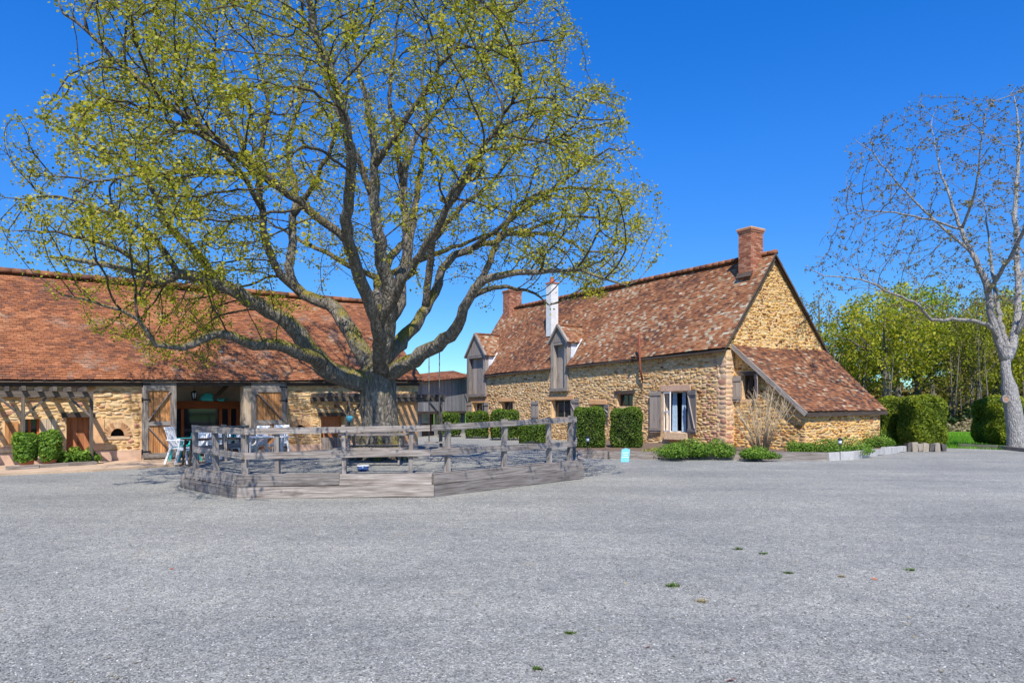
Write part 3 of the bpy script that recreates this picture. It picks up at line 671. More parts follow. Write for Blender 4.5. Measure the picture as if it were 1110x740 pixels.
tiles(mb, bp(B0 - .2, 0), bp(B1 + .15, 0), bp(B1 + .15, 1), bp(B0 - .2, 1), .165, .112, btone, .10, .02)
mb.build('roof_tiles', M['tile'], roofb)
mb = MB(); tiles(mb, bk(B1 + .15), bk(B0 - .2), bp(B0 - .2, 1), bp(B1 + .15, 1), .5, .35, btone, .0, .0); mb.build('rear_roof_tiles', M['tile'], roofb)
mb = MB(); ridge_tiles(mb, bp(B0 - .2, 1, .05), bp(B1 + .15, 1, .05), .12, .38); mb.build('ridge_tiles', M['tile_dark'], roofb)
mb = MB(); mb.beam(FB.p(B0, bze(B0) - .13, .06), FB.p(B1, bze(B1) - .13, .06), .14, .15, tone=.3)
for s in np.arange(B0, B1, .55): mb.beam(FB.p(s, bze(s) - .06, .2), FB.p(s, bze(s) + .12, -.05), .07, .07)
mb.build('eave_beam', M['wood_dark'], barn)
# barn double doors, folded back flat against the wall
def barn_door(x0, x1, flip, label):
    a0, a1 = FB.s_at(x0), FB.s_at(x1); zt, zb = 2.5, .10; o0 = .09
    mb = MB(); n = 6; w = (a1 - a0) / n
    for k in range(n): FB.box(mb, a0 + k * w + .006, a0 + (k + 1) * w - .006, zb, zt, o0, o0 + .03, U(0, 1))
    d = mb.build('door', M['wood_warm'], barn); d['label'] = label
    fr = MB(); f0 = o0 + .032; f1 = f0 + .035; bw = .17
    FB.box(fr, a0, a0 + bw, zb, zt, f0, f1); FB.box(fr, a1 - bw, a1, zb, zt, f0, f1)
    zm = zb + (zt - zb) * .44
    FB.box(fr, a0 + bw, a1 - bw, zt - .34, zt, f0, f1 - .003); FB.box(fr, a0 + bw, a1 - bw, zb, zb + .15, f0, f1 - .003); FB.box(fr, a0 + bw, a1 - bw, zm - .07, zm + .07, f0, f1 - .003)
    L, Rr = (a0 + bw, a1 - bw)[::1 if not flip else -1][0], (a0 + bw, a1 - bw)[::1 if not flip else -1][1]
    fr.beam(FB.p(L, zm + .1, f0 + .014), FB.p(Rr, zt - .36, f0 + .014), .028, .13, up=FB.n)
    fr.beam(FB.p(L, zm - .1, f0 + .014), FB.p(Rr, zb + .17, f0 + .014), .028, .11, up=FB.n)
    fr.build('door_bracing', M['wood_grey'], d)
    hx = a0 if not flip else a1
    for z in (zt - .15, zt - .62, zb + .2): h = MB(); h.tube([FB.p(hx, z - .07, f1), FB.p(hx, z + .07, f1)], .022, 8); h.box(FB.p(hx + (.12 if not flip else -.12), z, f1 + .003), (.24, .006, .045), (FB.u, FB.n, Z)); h.build('hinge', M['iron'], d)
barn_door(153, 190, False, 'left leaf of the barn doors, warm boards in a grey braced frame')
barn_door(271, 309, True, 'right leaf of the barn doors, warm boards in a grey braced frame')
mb = MB(); a = FB.s_at(266.5); FB.box(mb, a - .1, a + .14, 0, 2.44, -.30, .10); mb.build('door_post', M['wood_pale'], barn)
# porch room behind the doors: glazed red-brown screen below a loft
d0, d1 = door[0], door[1]; scr = -1.6
mb = MB()
mb.prism([FB.p(d0 - 1.2, -.02, -1.9), FB.p(d1 + 1.2, -.02, -1.9), FB.p(d1 + 1.2, 3.4, -1.9), FB.p(d0 - 1.2, 3.4, -1.9)], FB.n * -.1)
mb.build('loft_wall', M['plaster_int'], barn)
mb = MB(); FB.box(mb, d0 - 1.2, d1 + 1.2, 1.60, 1.86, scr, scr + .16)
mb.build('lintel_beam', M['wood_red'], barn)
mb = MB(); FB.box(mb, d0 - 1.2, d1 + 1.2, 1.56, 1.62, -1.88, scr + .02); mb.build('loft_floor', M['wood_dark'], barn)
sc = MB()
for px in (197, 238.5, 248, 257): a = FB.s_at(px, scr); FB.box(sc, a - .05, a + .05, 0, 1.6, scr, scr + .1)
FB.box(sc, d0 - .8, d1 + .8, 0, .12, scr + .01, scr + .09)
scn = sc.build('glazed_screen', M['wood_red'], barn)
g = MB(); FB.box(g, d0 - 1.1, d1 + 1.1, .1, 1.6, scr + .03, scr + .045); g.build('pane', M['glass'], scn)
mb = MB()
for k in range(3):
    a = d0 + .5 + k * .9; mb.beam(FB.p(a, 2.6, -.5), FB.p(a, 3.5, -1.85), .1, .12)
mb.beam(FB.p(d1 - .75, 1.9, -1.3), FB.p(d1 - .1, 2.6, -1.3), .09, .11); mb.beam(FB.p(d0 - .1, 2.5, -.42), FB.p(d1 + .1, 2.5, -.42), .16, .12)
mb.build('loft_timber', M['wood_dark'], barn)
mb = MB(); FB.box(mb, d0 - .02, d1 + .02, 2.36, 2.5, -.3, .03); mb.build('door_lintel', M['wood_grey'], barn)
# recesses, vents, windows of the barn
def shutterboards(mb, F, a0, a1, z0, z1, o, n, th=.025):
    w = (a1 - a0) / n
    for k in range(n): F.box(mb, a0 + k * w + .004, a0 + (k + 1) * w - .004, z0, z1, o, o + th, U(0, 1))
for (rc, cutz) in ((rec1, None), (rec2, .55)):
    mb = MB(); shutterboards(mb, FB, rc[0], rc[1], max(rc[2], .02) + (cutz or 0), rc[3], -.30, 4); o = mb.build('hatch', M['wood_hatch'], barn)
    if cutz: b2 = MB(); shutterboards(b2, FB, rc[0], rc[1] - .05, .02, .58, -.06, 4); b2.build('board', M['wood_grey'], o)
    mb = MB(); FB.box(mb, rc[0] - .12, rc[1] + .12, rc[3] - .005, rc[3] + .13, -.25, .035); mb.build('lintel', M['wood_dark'], barn)
for i, rc in enumerate((w_left,)):
    mb = MB(); FB.box(mb, rc[0], rc[1], rc[2], rc[3], -.32, -.3); o = mb.build('window', M['glass'], barn)
    f = MB()
    FB.box(f, rc[0], rc[0] + .05, rc[2], rc[3], -.29, -.24); FB.box(f, rc[1] - .05, rc[1], rc[2], rc[3], -.29, -.24); FB.box(f, (rc[0] + rc[1]) / 2 - .03, (rc[0] + rc[1]) / 2 + .03, rc[2], rc[3], -.29, -.24)
    f.build('frame', M['wood_red'], o)
    sh = MB(); shutterboards(sh, FB, w_small[0], w_small[1], w_small[2], w_small[3], .03, 3); sh.build('shutter', M['wood_warm'], o)
    s2 = MB(); shutterboards(s2, FB, rc[1] + .03, rc[1] + .4, rc[2], rc[3], .03, 3); s2.build('shutter', M['wood_pale'], o)
for v in (vent1, vent2):
    cx = (v[0] + v[1]) / 2; r = (v[1] - v[0]) / 2; hgt = v[3] - v[2]
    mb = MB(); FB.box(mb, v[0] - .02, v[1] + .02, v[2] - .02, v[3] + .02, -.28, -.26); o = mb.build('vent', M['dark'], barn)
    br = MB()
    for k in range(13):
        a = math.pi * (k + .5) / 13; ca, sa = math.cos(a), math.sin(a)
        du = nrm(FB.u * ca * r + Z * sa * hgt)
        dv = np.cross(FB.n, du)
        br.box(FB.p(cx, v[2]) + FB.u * ca * (r + .07) + Z * sa * (hgt + .07) + FB.n * .012, (.20, .068, .06), (du, dv, FB.n), U(0, 1), .004)
    br.build('brick_arch', M['arch'], o)
    fl = MB()                                                     # masonry spandrels that close the square corners
    for sg in (-1, 1):
        arc = [FB.p(cx + sg * r * math.cos(t), v[2] + hgt * math.sin(t), .004) for t in np.linspace(0, math.pi / 2, 7)]
        pl = arc + [FB.p(cx, v[3] + .03, .004), FB.p(cx + sg * (r + .03), v[3] + .03, .004), FB.p(cx + sg * (r + .03), v[2], .004)]
        fl.prism(pl if sg > 0 else pl[::-1], -FB.n * .15)
    fl.build('spandrel', M['mortar'], o)
    si = MB(); FB.box(si, v[0] - .12, v[1] + .12, v[2] - .09, v[2], -.1, .03); si.build('sill', M['quoin'], o)
# paving strip along the barn
mb = MB(); e0, e1 = gd(-60, 519.5), gd(430, 493); a0, a1 = FB.p(B0, 0, -.02), FB.p(B1 + .5, 0, -.02)
mb.prism([V3(*e0[:2], -.02), V3(*gd(0, 515.3)[:2], -.02), V3(*gd(100, 511)[:2], -.02), V3(*gd(200, 504.6)[:2], -.02), V3(*gd(330, 499.5)[:2], -.02), V3(*e1[:2], -.02), V3(*a1[:2], -.02), V3(*a0[:2], -.02)], Z * .075)
struct(mb.build('pavement', M['paving']))
# ================================================================== farmhouse
HL = 20.2; HT = 2.85; HB = 6.55
def hze(s): return 3.93 - 0.0165 * s
def hzr(s): return 7.93 + 0.005 * s
house = thing('farmhouse', 'golden stone farmhouse with steep weathered tile roof, two wooden dormers and brick chimneys', 'farmhouse', tuple(C0))
def RH(x0, y0, x1, y1): return FH.rect(x0, y0, x1, y1)
win_main = RH(718, 424, 747, 468.5); win_hood = RH(669, 427, 686, 440); win_mid = RH(641, 438, 656.5, 452); win_big = RH(598, 433, 619, 453)
win_c = RH(543, 435, 556, 447.5); win_d = RH(512.5, 436, 526, 451.5)
def dorm_s(px): return FH.s_at(px)
dR = (dorm_s(616.5), dorm_s(598.5)); dLf = (dorm_s(527.5), dorm_s(507.5))
dR = (min(dR), max(dR)); dLf = (min(dLf), max(dLf))
hole_dR = (dR[0], dR[1], 2.62, 6); hole_dL = (dLf[0], dLf[1], 2.45, 6)
hh = [win_main, win_hood, win_mid, win_big, win_c, win_d, hole_dR, hole_dL]
mb = MB(); wall_cells(mb, FH, 0, HL, lambda s: hze(s) - .05, hh, .55)
def gab(s0, th_):
    def q(t, z): return FH.p(s0, z, -t)
    zs = hze(s0) - .1; mb.prism([q(0.56, -.1), q(HB, -.1), q(HB, 3.9), q(HT, hzr(s0) - .1), q(.56, zs + .56 * 1.36)], uH * th_)
gab(0.0, .5); gab(HL, -.5)
FH.box(mb, 0, HL, -.1, 3.8, -HB, -HB + .4)
wl = mb.build('wall', M['mortar'], house)
def htone(s, z):
    if s < 1.1 and U(0, 1) < .25: return .95
    return float(np.clip(RNG.normal(.5, .2), 0, .9))
mb = MB(); hs2 = [(h[0] - .05, h[1] + .05, h[2] - .05, h[3] + .04) for h in hh]
hs2 += [(win_main[0] - .1, win_main[1] + .1, win_main[3], win_main[3] + .28), (win_main[0] - .15, win_main[1] + .1, win_main[2] - .3, win_main[2]),
        (win_big[0] - .25, win_big[1] + .4, win_big[3], win_big[3] + .24), (win_mid[0] - .1, win_mid[1] + .15, win_mid[3], win_mid[3] + .22), (win_c[0] - .2, win_c[1] + .2, win_c[3], win_c[3] + .15), (win_d[0] - .3, win_d[1] + .3, win_d[3], win_d[3] + .2)]
hs2 += [(-.1, .42, 0, 4)]
stones(mb, FH, 0, HL, lambda s: hze(s) + .04, hs2, z0=0.0, h=(.055, .14), w=(.10, .34), proud=(.004, .030), tone=htone)
mb.build('stone_facing', M['stone'], house)
# corner stones, long and short
q = MB()
stones(q, FH, -.04, .46, lambda s: 3.75, [], z0=0.0, h=(.12, .24), w=(.30, .44), proud=(.008, .028), tone=lambda s, z: float(np.clip(RNG.normal(.5 if z > .9 else .85, .3), 0, 1)), zmax=3.7)
stones(q, FG, -.04, .44, lambda s: 3.75, [], z0=0.0, h=(.12, .24), w=(.30, .44), proud=(.008, .028), tone=lambda s, z: float(np.clip(RNG.normal(.5 if z > .9 else .85, .3), 0, 1)), zmax=3.7)
q.build('corner_stones', M['quoin'], house)
# gable facing
def glim(z):
    zs = 3.9
    if z < zs: return (.42, HB)
    a = .0 + (z - hze(0)) / (hzr(0) - hze(0)) * HT - .02; b = HB - (z - 3.9) / (hzr(0) - 3.9) * (HB - HT) + .02
    return (a, b)
mb = MB(); stones(mb, FG, 0, HB, lambda s: 20, [], z0=0.0, h=(.05, .12), w=(.08, .27), proud=(.004, .03), tone=lambda s, z: float(np.clip(RNG.normal(.5, .27), 0, 1)), zmax=7.8, lim=glim)
mb.build('gable_stone_facing', M['stone_gold'], house)
# sills and lintels
mb = MB(); mb2 = MB()
FH.box(mb2, win_main[0] - .08, win_main[1] + .08, win_main[3] + .005, win_main[3] + .25, -.3, .05, .8, .012); mb2.build('window_stone', M['quoin'], house); mb2 = MB()
mb2.box(FH.p((win_main[0] + win_main[1]) / 2 - .1, win_main[2] - .14, .0), (1.25, .3, .25), (FH.u, FH.n, Z), .2, .03)
mb2.build('window_stone', M['quoin'], house)
for wd, e0_, e1_ in ((win_big, .2, .4), (win_mid, .1, .15), (win_d, .3, .2), (win_c, .2, .2)):
    mb = MB(); FH.box(mb, wd[0] - e0_, wd[1] + e1_, wd[3] + .005, wd[3] + .19, -.3, .045, .9, .008); mb.build('timber_lintel', M['wood_lintel'], house)
mb = MB(); FH.box(mb, win_hood[0] - .15, win_hood[1] + .1, win_hood[3], win_hood[3] + .16, -.3, .07, jit=.01); mb.build('timber_lintel', M['wood_dark'], house)
# house windows: dark room boxes, frames, shutters
def window(F, w, par, frame='white_paint', depth=.22, mull=1, lab=None, curtain=False):
    a0, a1, z0, z1 = w; mb = MB()
    fw = .05
    F.box(mb, a0, a0 + fw, z0, z1, -depth - .05, -depth); F.box(mb, a1 - fw, a1, z0, z1, -depth - .05, -depth)
    F.box(mb, a0 + fw, a1 - fw, z0, z0 + fw, -depth - .05, -depth); F.box(mb, a0 + fw, a1 - fw, z1 - fw, z1, -depth - .05, -depth)
    for k in range(1, mull + 1):
        am = a0 + (a1 - a0) * k / (mull + 1); F.box(mb, am - .03, am + .03, z0 + fw, z1 - fw, -depth - .045, -depth - .005)
    o = mb.build('window', M[frame], par)
    if lab: o['label'] = lab
    if curtain: return o
    g = MB(); F.box(g, a0 + .03, a1 - .03, z0 + .03, z1 - .03, -depth - .035, -depth - .025); g.build('pane', M['glass'], o)
    return o
def shutter(F, a, w, z0, z1, par, ang=0.0, hinge=1, mat='wood_shutter', brace=True, side=None):
    """board shutter hinged at a, opening away (hinge=+1 towards larger s)"""
    d = F.u * hinge * math.cos(ang) + F.n * math.sin(ang); nn = nrm(np.cross(d, Z)); nn = nn if nn @ F.n > 0 else -nn
    mb = MB(); n = max(2, int(w / .16)); b = w / n; o0 = F.p(a, 0, .07)
    for k in range(n): mb.box(o0 + d * (k + .5) * b + Z * (z0 + z1) / 2, (b - .008, .028, z1 - z0), (d, nn, Z), U(0, 1))
    for z in (z0 + .14, z1 - .14): mb.box(o0 + d * w / 2 + Z * z + nn * .028, (w, .026, .11), (d, nn, Z), .15)
    if brace: mb.beam(o0 + d * .06 + Z * (z1 - .22) + nn * .026, o0 + d * (w - .06) + Z * (z0 + .22) + nn * .026, .024, .07, up=nn)
    return mb.build('shutter', M[mat], par)
wm = window(FH, win_main, house, 'white_paint', .25, 0, 'large window near the corner, white casement standing open', True)
shutter(FH, win_main[0], .62, win_main[2] - .03, win_main[3] + .03, wm, .28, -1)
shutter(FH, win_main[1], .62, win_main[2] - .03, win_main[3] + .03, wm, .10, 1, brace=False)
cs = MB(); dd_ = nrm(FH.u * -.95 + FH.n * .3); nn_ = nrm(np.cross(dd_, Z)); o_ = FH.p(win_main[1] - .05, 0, -.02); zz0, zz1 = win_main[2] + .02, win_main[3] - .02; cw = .60
for a, b in ((0, .06), (cw - .06, cw)): cs.box(o_ + dd_ * (a + b) / 2 + Z * (zz0 + zz1) / 2, (b - a, .045, zz1 - zz0), (dd_, nn_, Z))
for z in (zz0 + .03, (zz0 + zz1) / 2, zz1 - .03): cs.box(o_ + dd_ * cw / 2 + Z * z, (cw - .12, .04, .055), (dd_, nn_, Z))
cs.build('casement', M['white_paint'], wm)
for px, wdt in ((731.5, .30), (741.5, .24)):
    a = FH.s_at(px, -.20); cu = MB(); pts = [(a + wdt * (k / 14 - .5), -.19 - .035 * (k % 2) - U(0, .01)) for k in range(15)]
    for (x0, o0_), (x1, o1_) in zip(pts[:-1], pts[1:]): cu.face([FH.p(x0, win_main[2] + .03, o0_), FH.p(x1, win_main[2] + .03, o1_), FH.p(x1 * .8 + a * .2, win_main[3] - .03, o1_), FH.p(x0 * .8 + a * .2, win_main[3] - .03, o0_)])
    cu.build('curtain', M['blue_cloth'], wm)
wb = window(FH, win_big, house, 'wood_shutter', .2, 1, 'wide window between grey shutters under an orange timber lintel')
shutter(FH, FH.s_at(620), .72, win_big[2] - .2, win_big[3] + .02, wb, .05, -1)
shutter(FH, FH.s_at(577), .70, win_big[2] - .1, win_big[3] - .05, wb, .0, -1, brace=False)
w3 = window(FH, win_mid, house, 'wood_shutter', .2, 1); shutter(FH, win_mid[0], .45, win_mid[2], win_mid[3], w3, .25, -1)
window(FH, win_hood, house, 'wood_dark', .2, 1)
window(FH, win_c, house, 'wood_shutter', .25, 1)
w6 = window(FH, win_d, house, 'white_paint', .25, 1); shutter(FH, win_d[0], .55, win_d[2] - .1, win_d[3], w6, .05, -1, brace=False); shutter(FH, win_d[1], .6, win_d[2] - .1, win_d[3], w6, .05, 1, brace=False)
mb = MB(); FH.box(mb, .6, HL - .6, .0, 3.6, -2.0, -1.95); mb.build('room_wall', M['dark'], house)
# roof
def hp(s, t, dz=0.0): return FH.p(s, hze(s) + (hzr(s) - hze(s)) * t + dz, .2 - (HT + .2) * t)
hk = lambda s, dz=0: FH.p(s, 3.85 + dz, -HB - .12)
S0, S1 = -.14, HL + .12
rf = MB()
dtc = (5.02 + .1 - 3.85) / 4.2                                  # the slope is open below this height where a dormer stands
for a, b in ((S0, dR[0]), (dR[1], dLf[0]), (dLf[1], S1)): rf.face([hp(a, 0, -.07), hp(b, 0, -.07), hp(b, dtc, -.20), hp(a, dtc, -.20)])
rf.face([hp(S0, dtc, -.20), hp(S1, dtc, -.20), hp(S1, 1, -.26), hp(S0, 1, -.26)]); rf.face([hp(S0, 1, -.26), hp(S1, 1, -.26), hk(S1, -.05), hk(S0, -.05)])
def dskip(x, y):
    s = S0 + x; return (dR[0] < s < dR[1] or dLf[0] < s < dLf[1]) and y < dtc * 5.0
roofh = rf.build('roof', M['wood_dark'], house)
def rtone(x, y):
    x = x; g = .42 + .2 * math.sin(x * .7 + y) * math.sin(y * 1.1) + (.14 if x < 9 else 0.05) ; v = RNG.normal(g, .2)
    if U(0, 1) < .07 * math.exp(-((x - 5) / 3.5) ** 2 - ((y - 2.2) / 1.6) ** 2) * 3 + .012: v = U(.84, .98)
    return float(np.clip(v, 0, 1))
mb = MB(); tiles(mb, hp(S0, 0), hp(S1, 0), hp(S1, 1), hp(S0, 1), .17, .118, rtone, .10, .022, skip=dskip); mb.build('roof_tiles', M['tile_dark'], roofh)
mb = MB(); tiles(mb, hk(S1), hk(S0), hp(S0, 1), hp(S1, 1), .5, .3, rtone, 0, 0); mb.build('rear_roof_tiles', M['tile_dark'], roofh)
mb = MB(); ridge_tiles(mb, hp(S0, 1, .04), hp(S1, 1, .04), .12, .36); mb.build('ridge_tiles', M['tile_dark'], roofh)
mb = MB()
for a, b in ((S0 + .03, dR[0]), (dR[1], dLf[0]), (dLf[1], S1)): mb.beam(hp(a, 0.0, -.1), hp(b, 0, -.1), .05, .08, tone=.2)
mb.build('eave_board', M['wood_dark'], roofh)
mb = MB()
for s in (S0 + .015,):
    mb.beam(hp(s, .01, -.05), hp(s, 1, -.05), .03, .07); mb.beam(hk(s, -.05), hp(s, 1, -.05), .03, .07)
mb.build('verge_board', M['wood_dark'], roofh)
# chimneys
def chimney(s, t, sx, sy, z0, z1, lab, n_cap=2):
    c = FH.p(s, 0, -t); mb = MB(); jt = MB(); bricks(mb, jt, c, sx, sy, z0, z1 - .14, (FH.u, FH.n))
    o = jt.build('chimney', M['joint'], roofh); o['label'] = lab
    for k in range(n_cap): mb.box(V3(c[0], c[1], z1 - .14 + .07 * k + .035), (sx + .06 + .05 * k, sy + .06 + .05 * k, .066), (FH.u, FH.n, Z), .6)
    mb.build('brickwork', M['brick'], o); return c
c = chimney(.78, 2.45, .62, .78, 6.6, 8.98, 'square red brick chimney at the near gable')
cp = MB(); cp.box(V3(c[0], c[1], 9.0), (.74, .9, .045), (FH.u, FH.n, Z)); cp.build('chimney_cap', M['plaster'], roofh)
fl = MB(); fl.box(V3(c[0], c[1], 7.1) + FH.n * .42, (.75, .05, .3), (FH.u, nrm(FH.n + Z * .7), nrm(Z - FH.n * .7))); fl.build('flashing', M['wood_dark'], roofh)
chimney(19.5, 2.85, .75, .95, 7.3, 9.15, 'square red brick chimney at the far gable')
cc = FH.p(FH.s_at(598.5, -1.35), 0, -1.35)
mb = MB(); mb.box(V3(cc[0], cc[1], 7.05), (.48, .48, 2.9), (FH.u, FH.n, Z), jit=.01); ch = mb.build('chimney', M['limewash'], roofh); ch['label'] = 'slim white rendered chimney rising from the front slope'
mb = MB(); mb.box(V3(cc[0], cc[1], 8.53), (.56, .56, .07), (FH.u, FH.n, Z)); mb.lathe((cc[0], cc[1], 8.56), [(.13, 0), (.15, .1), (.11, .28), (.13, .32)], 12); mb.build('chimney_pot', M['terracotta'], ch)
# dormers
def dormer(d, zsill, lab):
    a0, a1 = d; am = (a0 + a1) / 2; w = a1 - a0; ze = zsill + 2.35; za = ze + w * .55
    tz = lambda z: max(0, (z - hze(am)) / (hzr(am) - hze(am)) * (HT + .2) - .2)   # depth at which the slope reaches z
    mb = MB(); pw = .24; o0, o1 = -.12, .10
    FH.box(mb, a0, a0 + pw, zsill, ze, o0, o1); FH.box(mb, a1 - pw, a1, zsill, ze, o0, o1)
    FH.box(mb, a0 - .05, a1 + .05, zsill - .16, zsill, o0, o1 + .06); FH.box(mb, a0 + pw, a1 - pw, ze - .14, ze, o0, o1 - .01)
    mb.prism([FH.p(a0, ze + .003, o1), FH.p(a1, ze + .003, o1), FH.p(am, za, o1)], -FH.n * .18)
    for sg in (-1, 1): mb.beam(FH.p(am, za + .10, o1 + .05), FH.p(am + sg * (w / 2 + .14), ze - .06, o1 + .05), .10, .15, up=FH.n)
    o = mb.build('dormer', M['wood_grey'], house); o['label'] = lab
    b = MB(); shutterboards(b, FH, a0 + .03, a1 - .03, zsill + .01, ze - .02, -.19, 6, .03); b.build('loft_door', M['wood_shutter'], o)
    for sg, a in ((-1, a0), (1, a1)):
        c = MB(); c.prism([FH.p(a, hze(am) - .1, o0), FH.p(a, ze, o0), FH.p(a, ze, -tz(ze) - .12), FH.p(a, hze(am) + .05, -.02)], FH.u * sg * .03); c.build('cheek', M['zinc'], o)
    r = MB(); dz = tz(za) + .25; dze = tz(ze - .05) + .18
    for sg in (-1, 1):
        tiles(r, FH.p(am + sg * (w / 2 + .16), ze - .06, .14), FH.p(am + sg * (w / 2 + .16), ze - .06, -dze), FH.p(am, za + .09, -dz), FH.p(am, za + .09, .14), .17, .12, rtone, 0, .004)
        r.face([FH.p(am + sg * (w / 2 + .16), ze - .09, .14), FH.p(am + sg * (w / 2 + .16), ze - .09, -dze), FH.p(am, za + .06, -dz), FH.p(am, za + .06, .14)], .2)
    ridge_tiles(r, FH.p(am, za + .12, .14), FH.p(am, za + .12, -dz), .08, .3)
    r.build('dormer_roof', M['tile_dark'], o)
    for sg in (-1, 1): f = MB(); f.tube([FH.p(am + sg * (w / 2 + .10), hze(am) + .2, -.05), FH.p(am + sg * (w / 2 + .12), ze - .35, -tz(ze - .35) + .04), FH.p(am + sg * (w / 2 + .13), ze + .12, -tz(ze + .12) + .06)], .045, 6); f.build('flashing', M['zinc'], o)
dormer(dR, 2.66, 'wooden dormer in the middle of the front, plank door under a tiled gable')
dormer(dLf, 2.50, 'wooden dormer at the far end of the front')
# ---- lean-to on the gable
LT0, LT1b, LT1t = .40, 5.35, 6.35; LD = 3.2; zt_, zb_ = 4.12, 1.50
lean = lambda t, d: C0 + nH * t - uH * d
FL = Frame(lean(LT0 + .1, 0), tuple(-uH[:2]), tuple(-nH[:2]))     # side wall seen from the yard, s = distance from the gable
FE = Frame(lean(LT0 + .1, LD - .12), tuple(nH[:2]), tuple(-uH[:2]))  # low eave wall
slope = lambda s: zt_ - (zt_ - zb_) * s / LD
wl_ = FL.rect(804.5, 407, 819.5, 432.5)
mb = MB(); wall_cells(mb, FL, .0, LD - .12, lambda s: slope(s) - .1, [wl_], .4)
LW = LT1b - LT0 - .2
wall_cells(mb, FE, .4, LW, lambda s: zb_ + .02, [], .4)
mb.prism([FL.p(.0, -.1, -LW), FL.p(LD - .52, -.1, -LW), FL.p(LD - .52, slope(LD - .52) - .1, -LW), FL.p(0, zt_ - .1, -LW - .9)], -nH * .3)
mb.build('lean_to_wall', M['mortar'], house)
mb = MB(); hz = [(wl_[0] - .3, wl_[1] + .05, wl_[2] - .1, wl_[3] + .12)]
stones(mb, FL, .0, LD - .12, lambda s: slope(s) - .12, hz, h=(.06, .14), w=(.10, .34), proud=(.006, .035), tone=lambda s, z: float(np.clip(RNG.normal(.5 if z > .7 else .8, .22), 0, 1)))
mb.build('lean_to_stone_facing', M['stone_gold'], house); mb = MB()
stones(mb, FE, 0.0, LW, lambda s: zb_ + .02, [], h=(.06, .13), w=(.10, .30), proud=(.006, .035), tone=lambda s, z: float(np.clip(RNG.normal(.5 if s < LW - .7 else .9, .22), 0, 1)))
mb.build('lean_to_stone_facing', M['stone_gold'], house)
TL, TR, BL, BR = lean(LT0 - .05, -.02), lean(LT1t, -.02), lean(LT0 - .05, LD), lean(LT1b + .2, LD)
for p, z in ((TL, zt_), (TR, zt_ + .05), (BL, zb_), (BR, zb_ + .06)): p[2] = z
mb = MB(); mb.face([BL - Z * .05, BR - Z * .05, TR - Z * .16, TL - Z * .16]); lro = mb.build('lean_to_roof', M['wood_dark'], house)
def ltone(x, y):
    v = RNG.normal(.42, .22)
    if U(0, 1) < .09 * math.exp(-((y - 2.6) / 1.3) ** 2): v = U(.84, .98)
    return float(np.clip(v, 0, 1))
mb = MB(); tiles(mb, BL, BR, TR, TL, .165, .112, ltone, .05, .012); mb.build('roof_tiles', M['tile_dark'], lro)
mb = MB(); mb.beam(TL - Z * .06 - nH * .06, BL - Z * .06 - nH * .06 - uH * .05 - Z * .04, .045, .17, tone=1); mb.build('verge_board', M['wood_grey'], lro)
mb = MB(); mb.beam(BL - Z * .12 + uH * .02, BR - Z * .12 + uH * .02, .1, .12); mb.build('eave_beam', M['wood_dark'], lro)
wn_ = window(FL, wl_, house, 'wood_dark', .18, 1, 'small dark window in the side of the lean-to')
shutter(FL, wl_[0], .42, wl_[2] - .08, wl_[3] + .0, wn_, .15, -1, brace=False); shutter(FL, wl_[1], .25, wl_[2], wl_[3] + .05, wn_, .5, 1, brace=False)
mb = MB(); FL.box(mb, wl_[0] - .1, wl_[1] + .2, wl_[3], wl_[3] + .15, -.2, .07); mb.build('timber_lintel', M['wood_dark'], house)
# vertical rusty pipe and lamp arm on the front wall
sp = FH.s_at(696, .14); mb = MB(); mb.tube([FH.p(sp, 2.85, .12), FH.p(sp, 3.4, .26), FH.p(sp, 4.95, .30)], .045, 8); o = mb.build('wall_pipe', M['rust'], house)
mb = MB(); mb.tube([FH.p(sp, 3.85, .28), FH.p(sp + .5, 3.9, .30)], .02, 6); mb.box(FH.p(sp + .42, 3.88, .30), (.16, .1, .08), (FH.u, FH.n, Z)); mb.build('bracket', M['iron'], o)
mb = MB(); mb.tube([FH.p(sp, 2.9, .1), FH.p(sp + .1, 2.4, .06), FH.p(sp + .5, 1.9, .08)], .012, 5)
mb.build('cable', M['iron'], o)
# ================================================================== annex between barn and house
AX0, AX1 = at(440, 443, 38.0)[:2], at(508, 443, 46.5)[:2]; du = nrm(np.array([*(AX1 - AX0), 0])); FA = Frame(AX0, tuple(du[:2]), (du[1], -du[0]))
La = float(np.linalg.norm(AX1 - AX0))
ann = thing('wooden_outbuilding', 'low outbuilding of silvery boards with narrow tile roof, between the barn and the farmhouse', 'outbuilding', tuple(FA.p(0, 0)))
za0, za1 = 3.0, 3.75; zf = lambda s: za0 + (za1 - za0) * s / La
mb = MB(); n = 40; s_door = (FA.s_at(461.5), FA.s_at(476))
for k in range(n):
    a, b = La * k / n, La * (k + 1) / n; m_ = (a + b) / 2
    lo = 1.55 if m_ < FA.s_at(498) else 0
    mb.prism([FA.p(a + .01, 1.45, U(0, .02)), FA.p(b - .01, 1.45, U(0, .02)), FA.p(b - .01, zf(b) - .05, 0), FA.p(a + .01, zf(a) - .05, 0)], -FA.n * .05, U(0, 1))
    if m_ > s_door[1] or m_ < s_door[0]: mb.prism([FA.p(a + .01, 0, -.25), FA.p(b - .01, 0, -.25), FA.p(b - .01, 1.5, -.25), FA.p(a + .01, 1.5, -.25)], -FA.n * .05, U(0, 1))
aw = mb.build('wall', M['wood_board'], ann)
mb = MB(); FA.box(mb, -.2, La, 1.30, 1.46, -.3, .03); FA.box(mb, -.3, La, -.1, 3.4, -3.0, -2.9); mb.build('beam', M['wood_dark'], ann)
mb = MB(); FA.box(mb, s_door[0], s_door[1], .05, 1.42, -.4, -.36); d_ = mb.build('door', M['wood_dark'], ann)
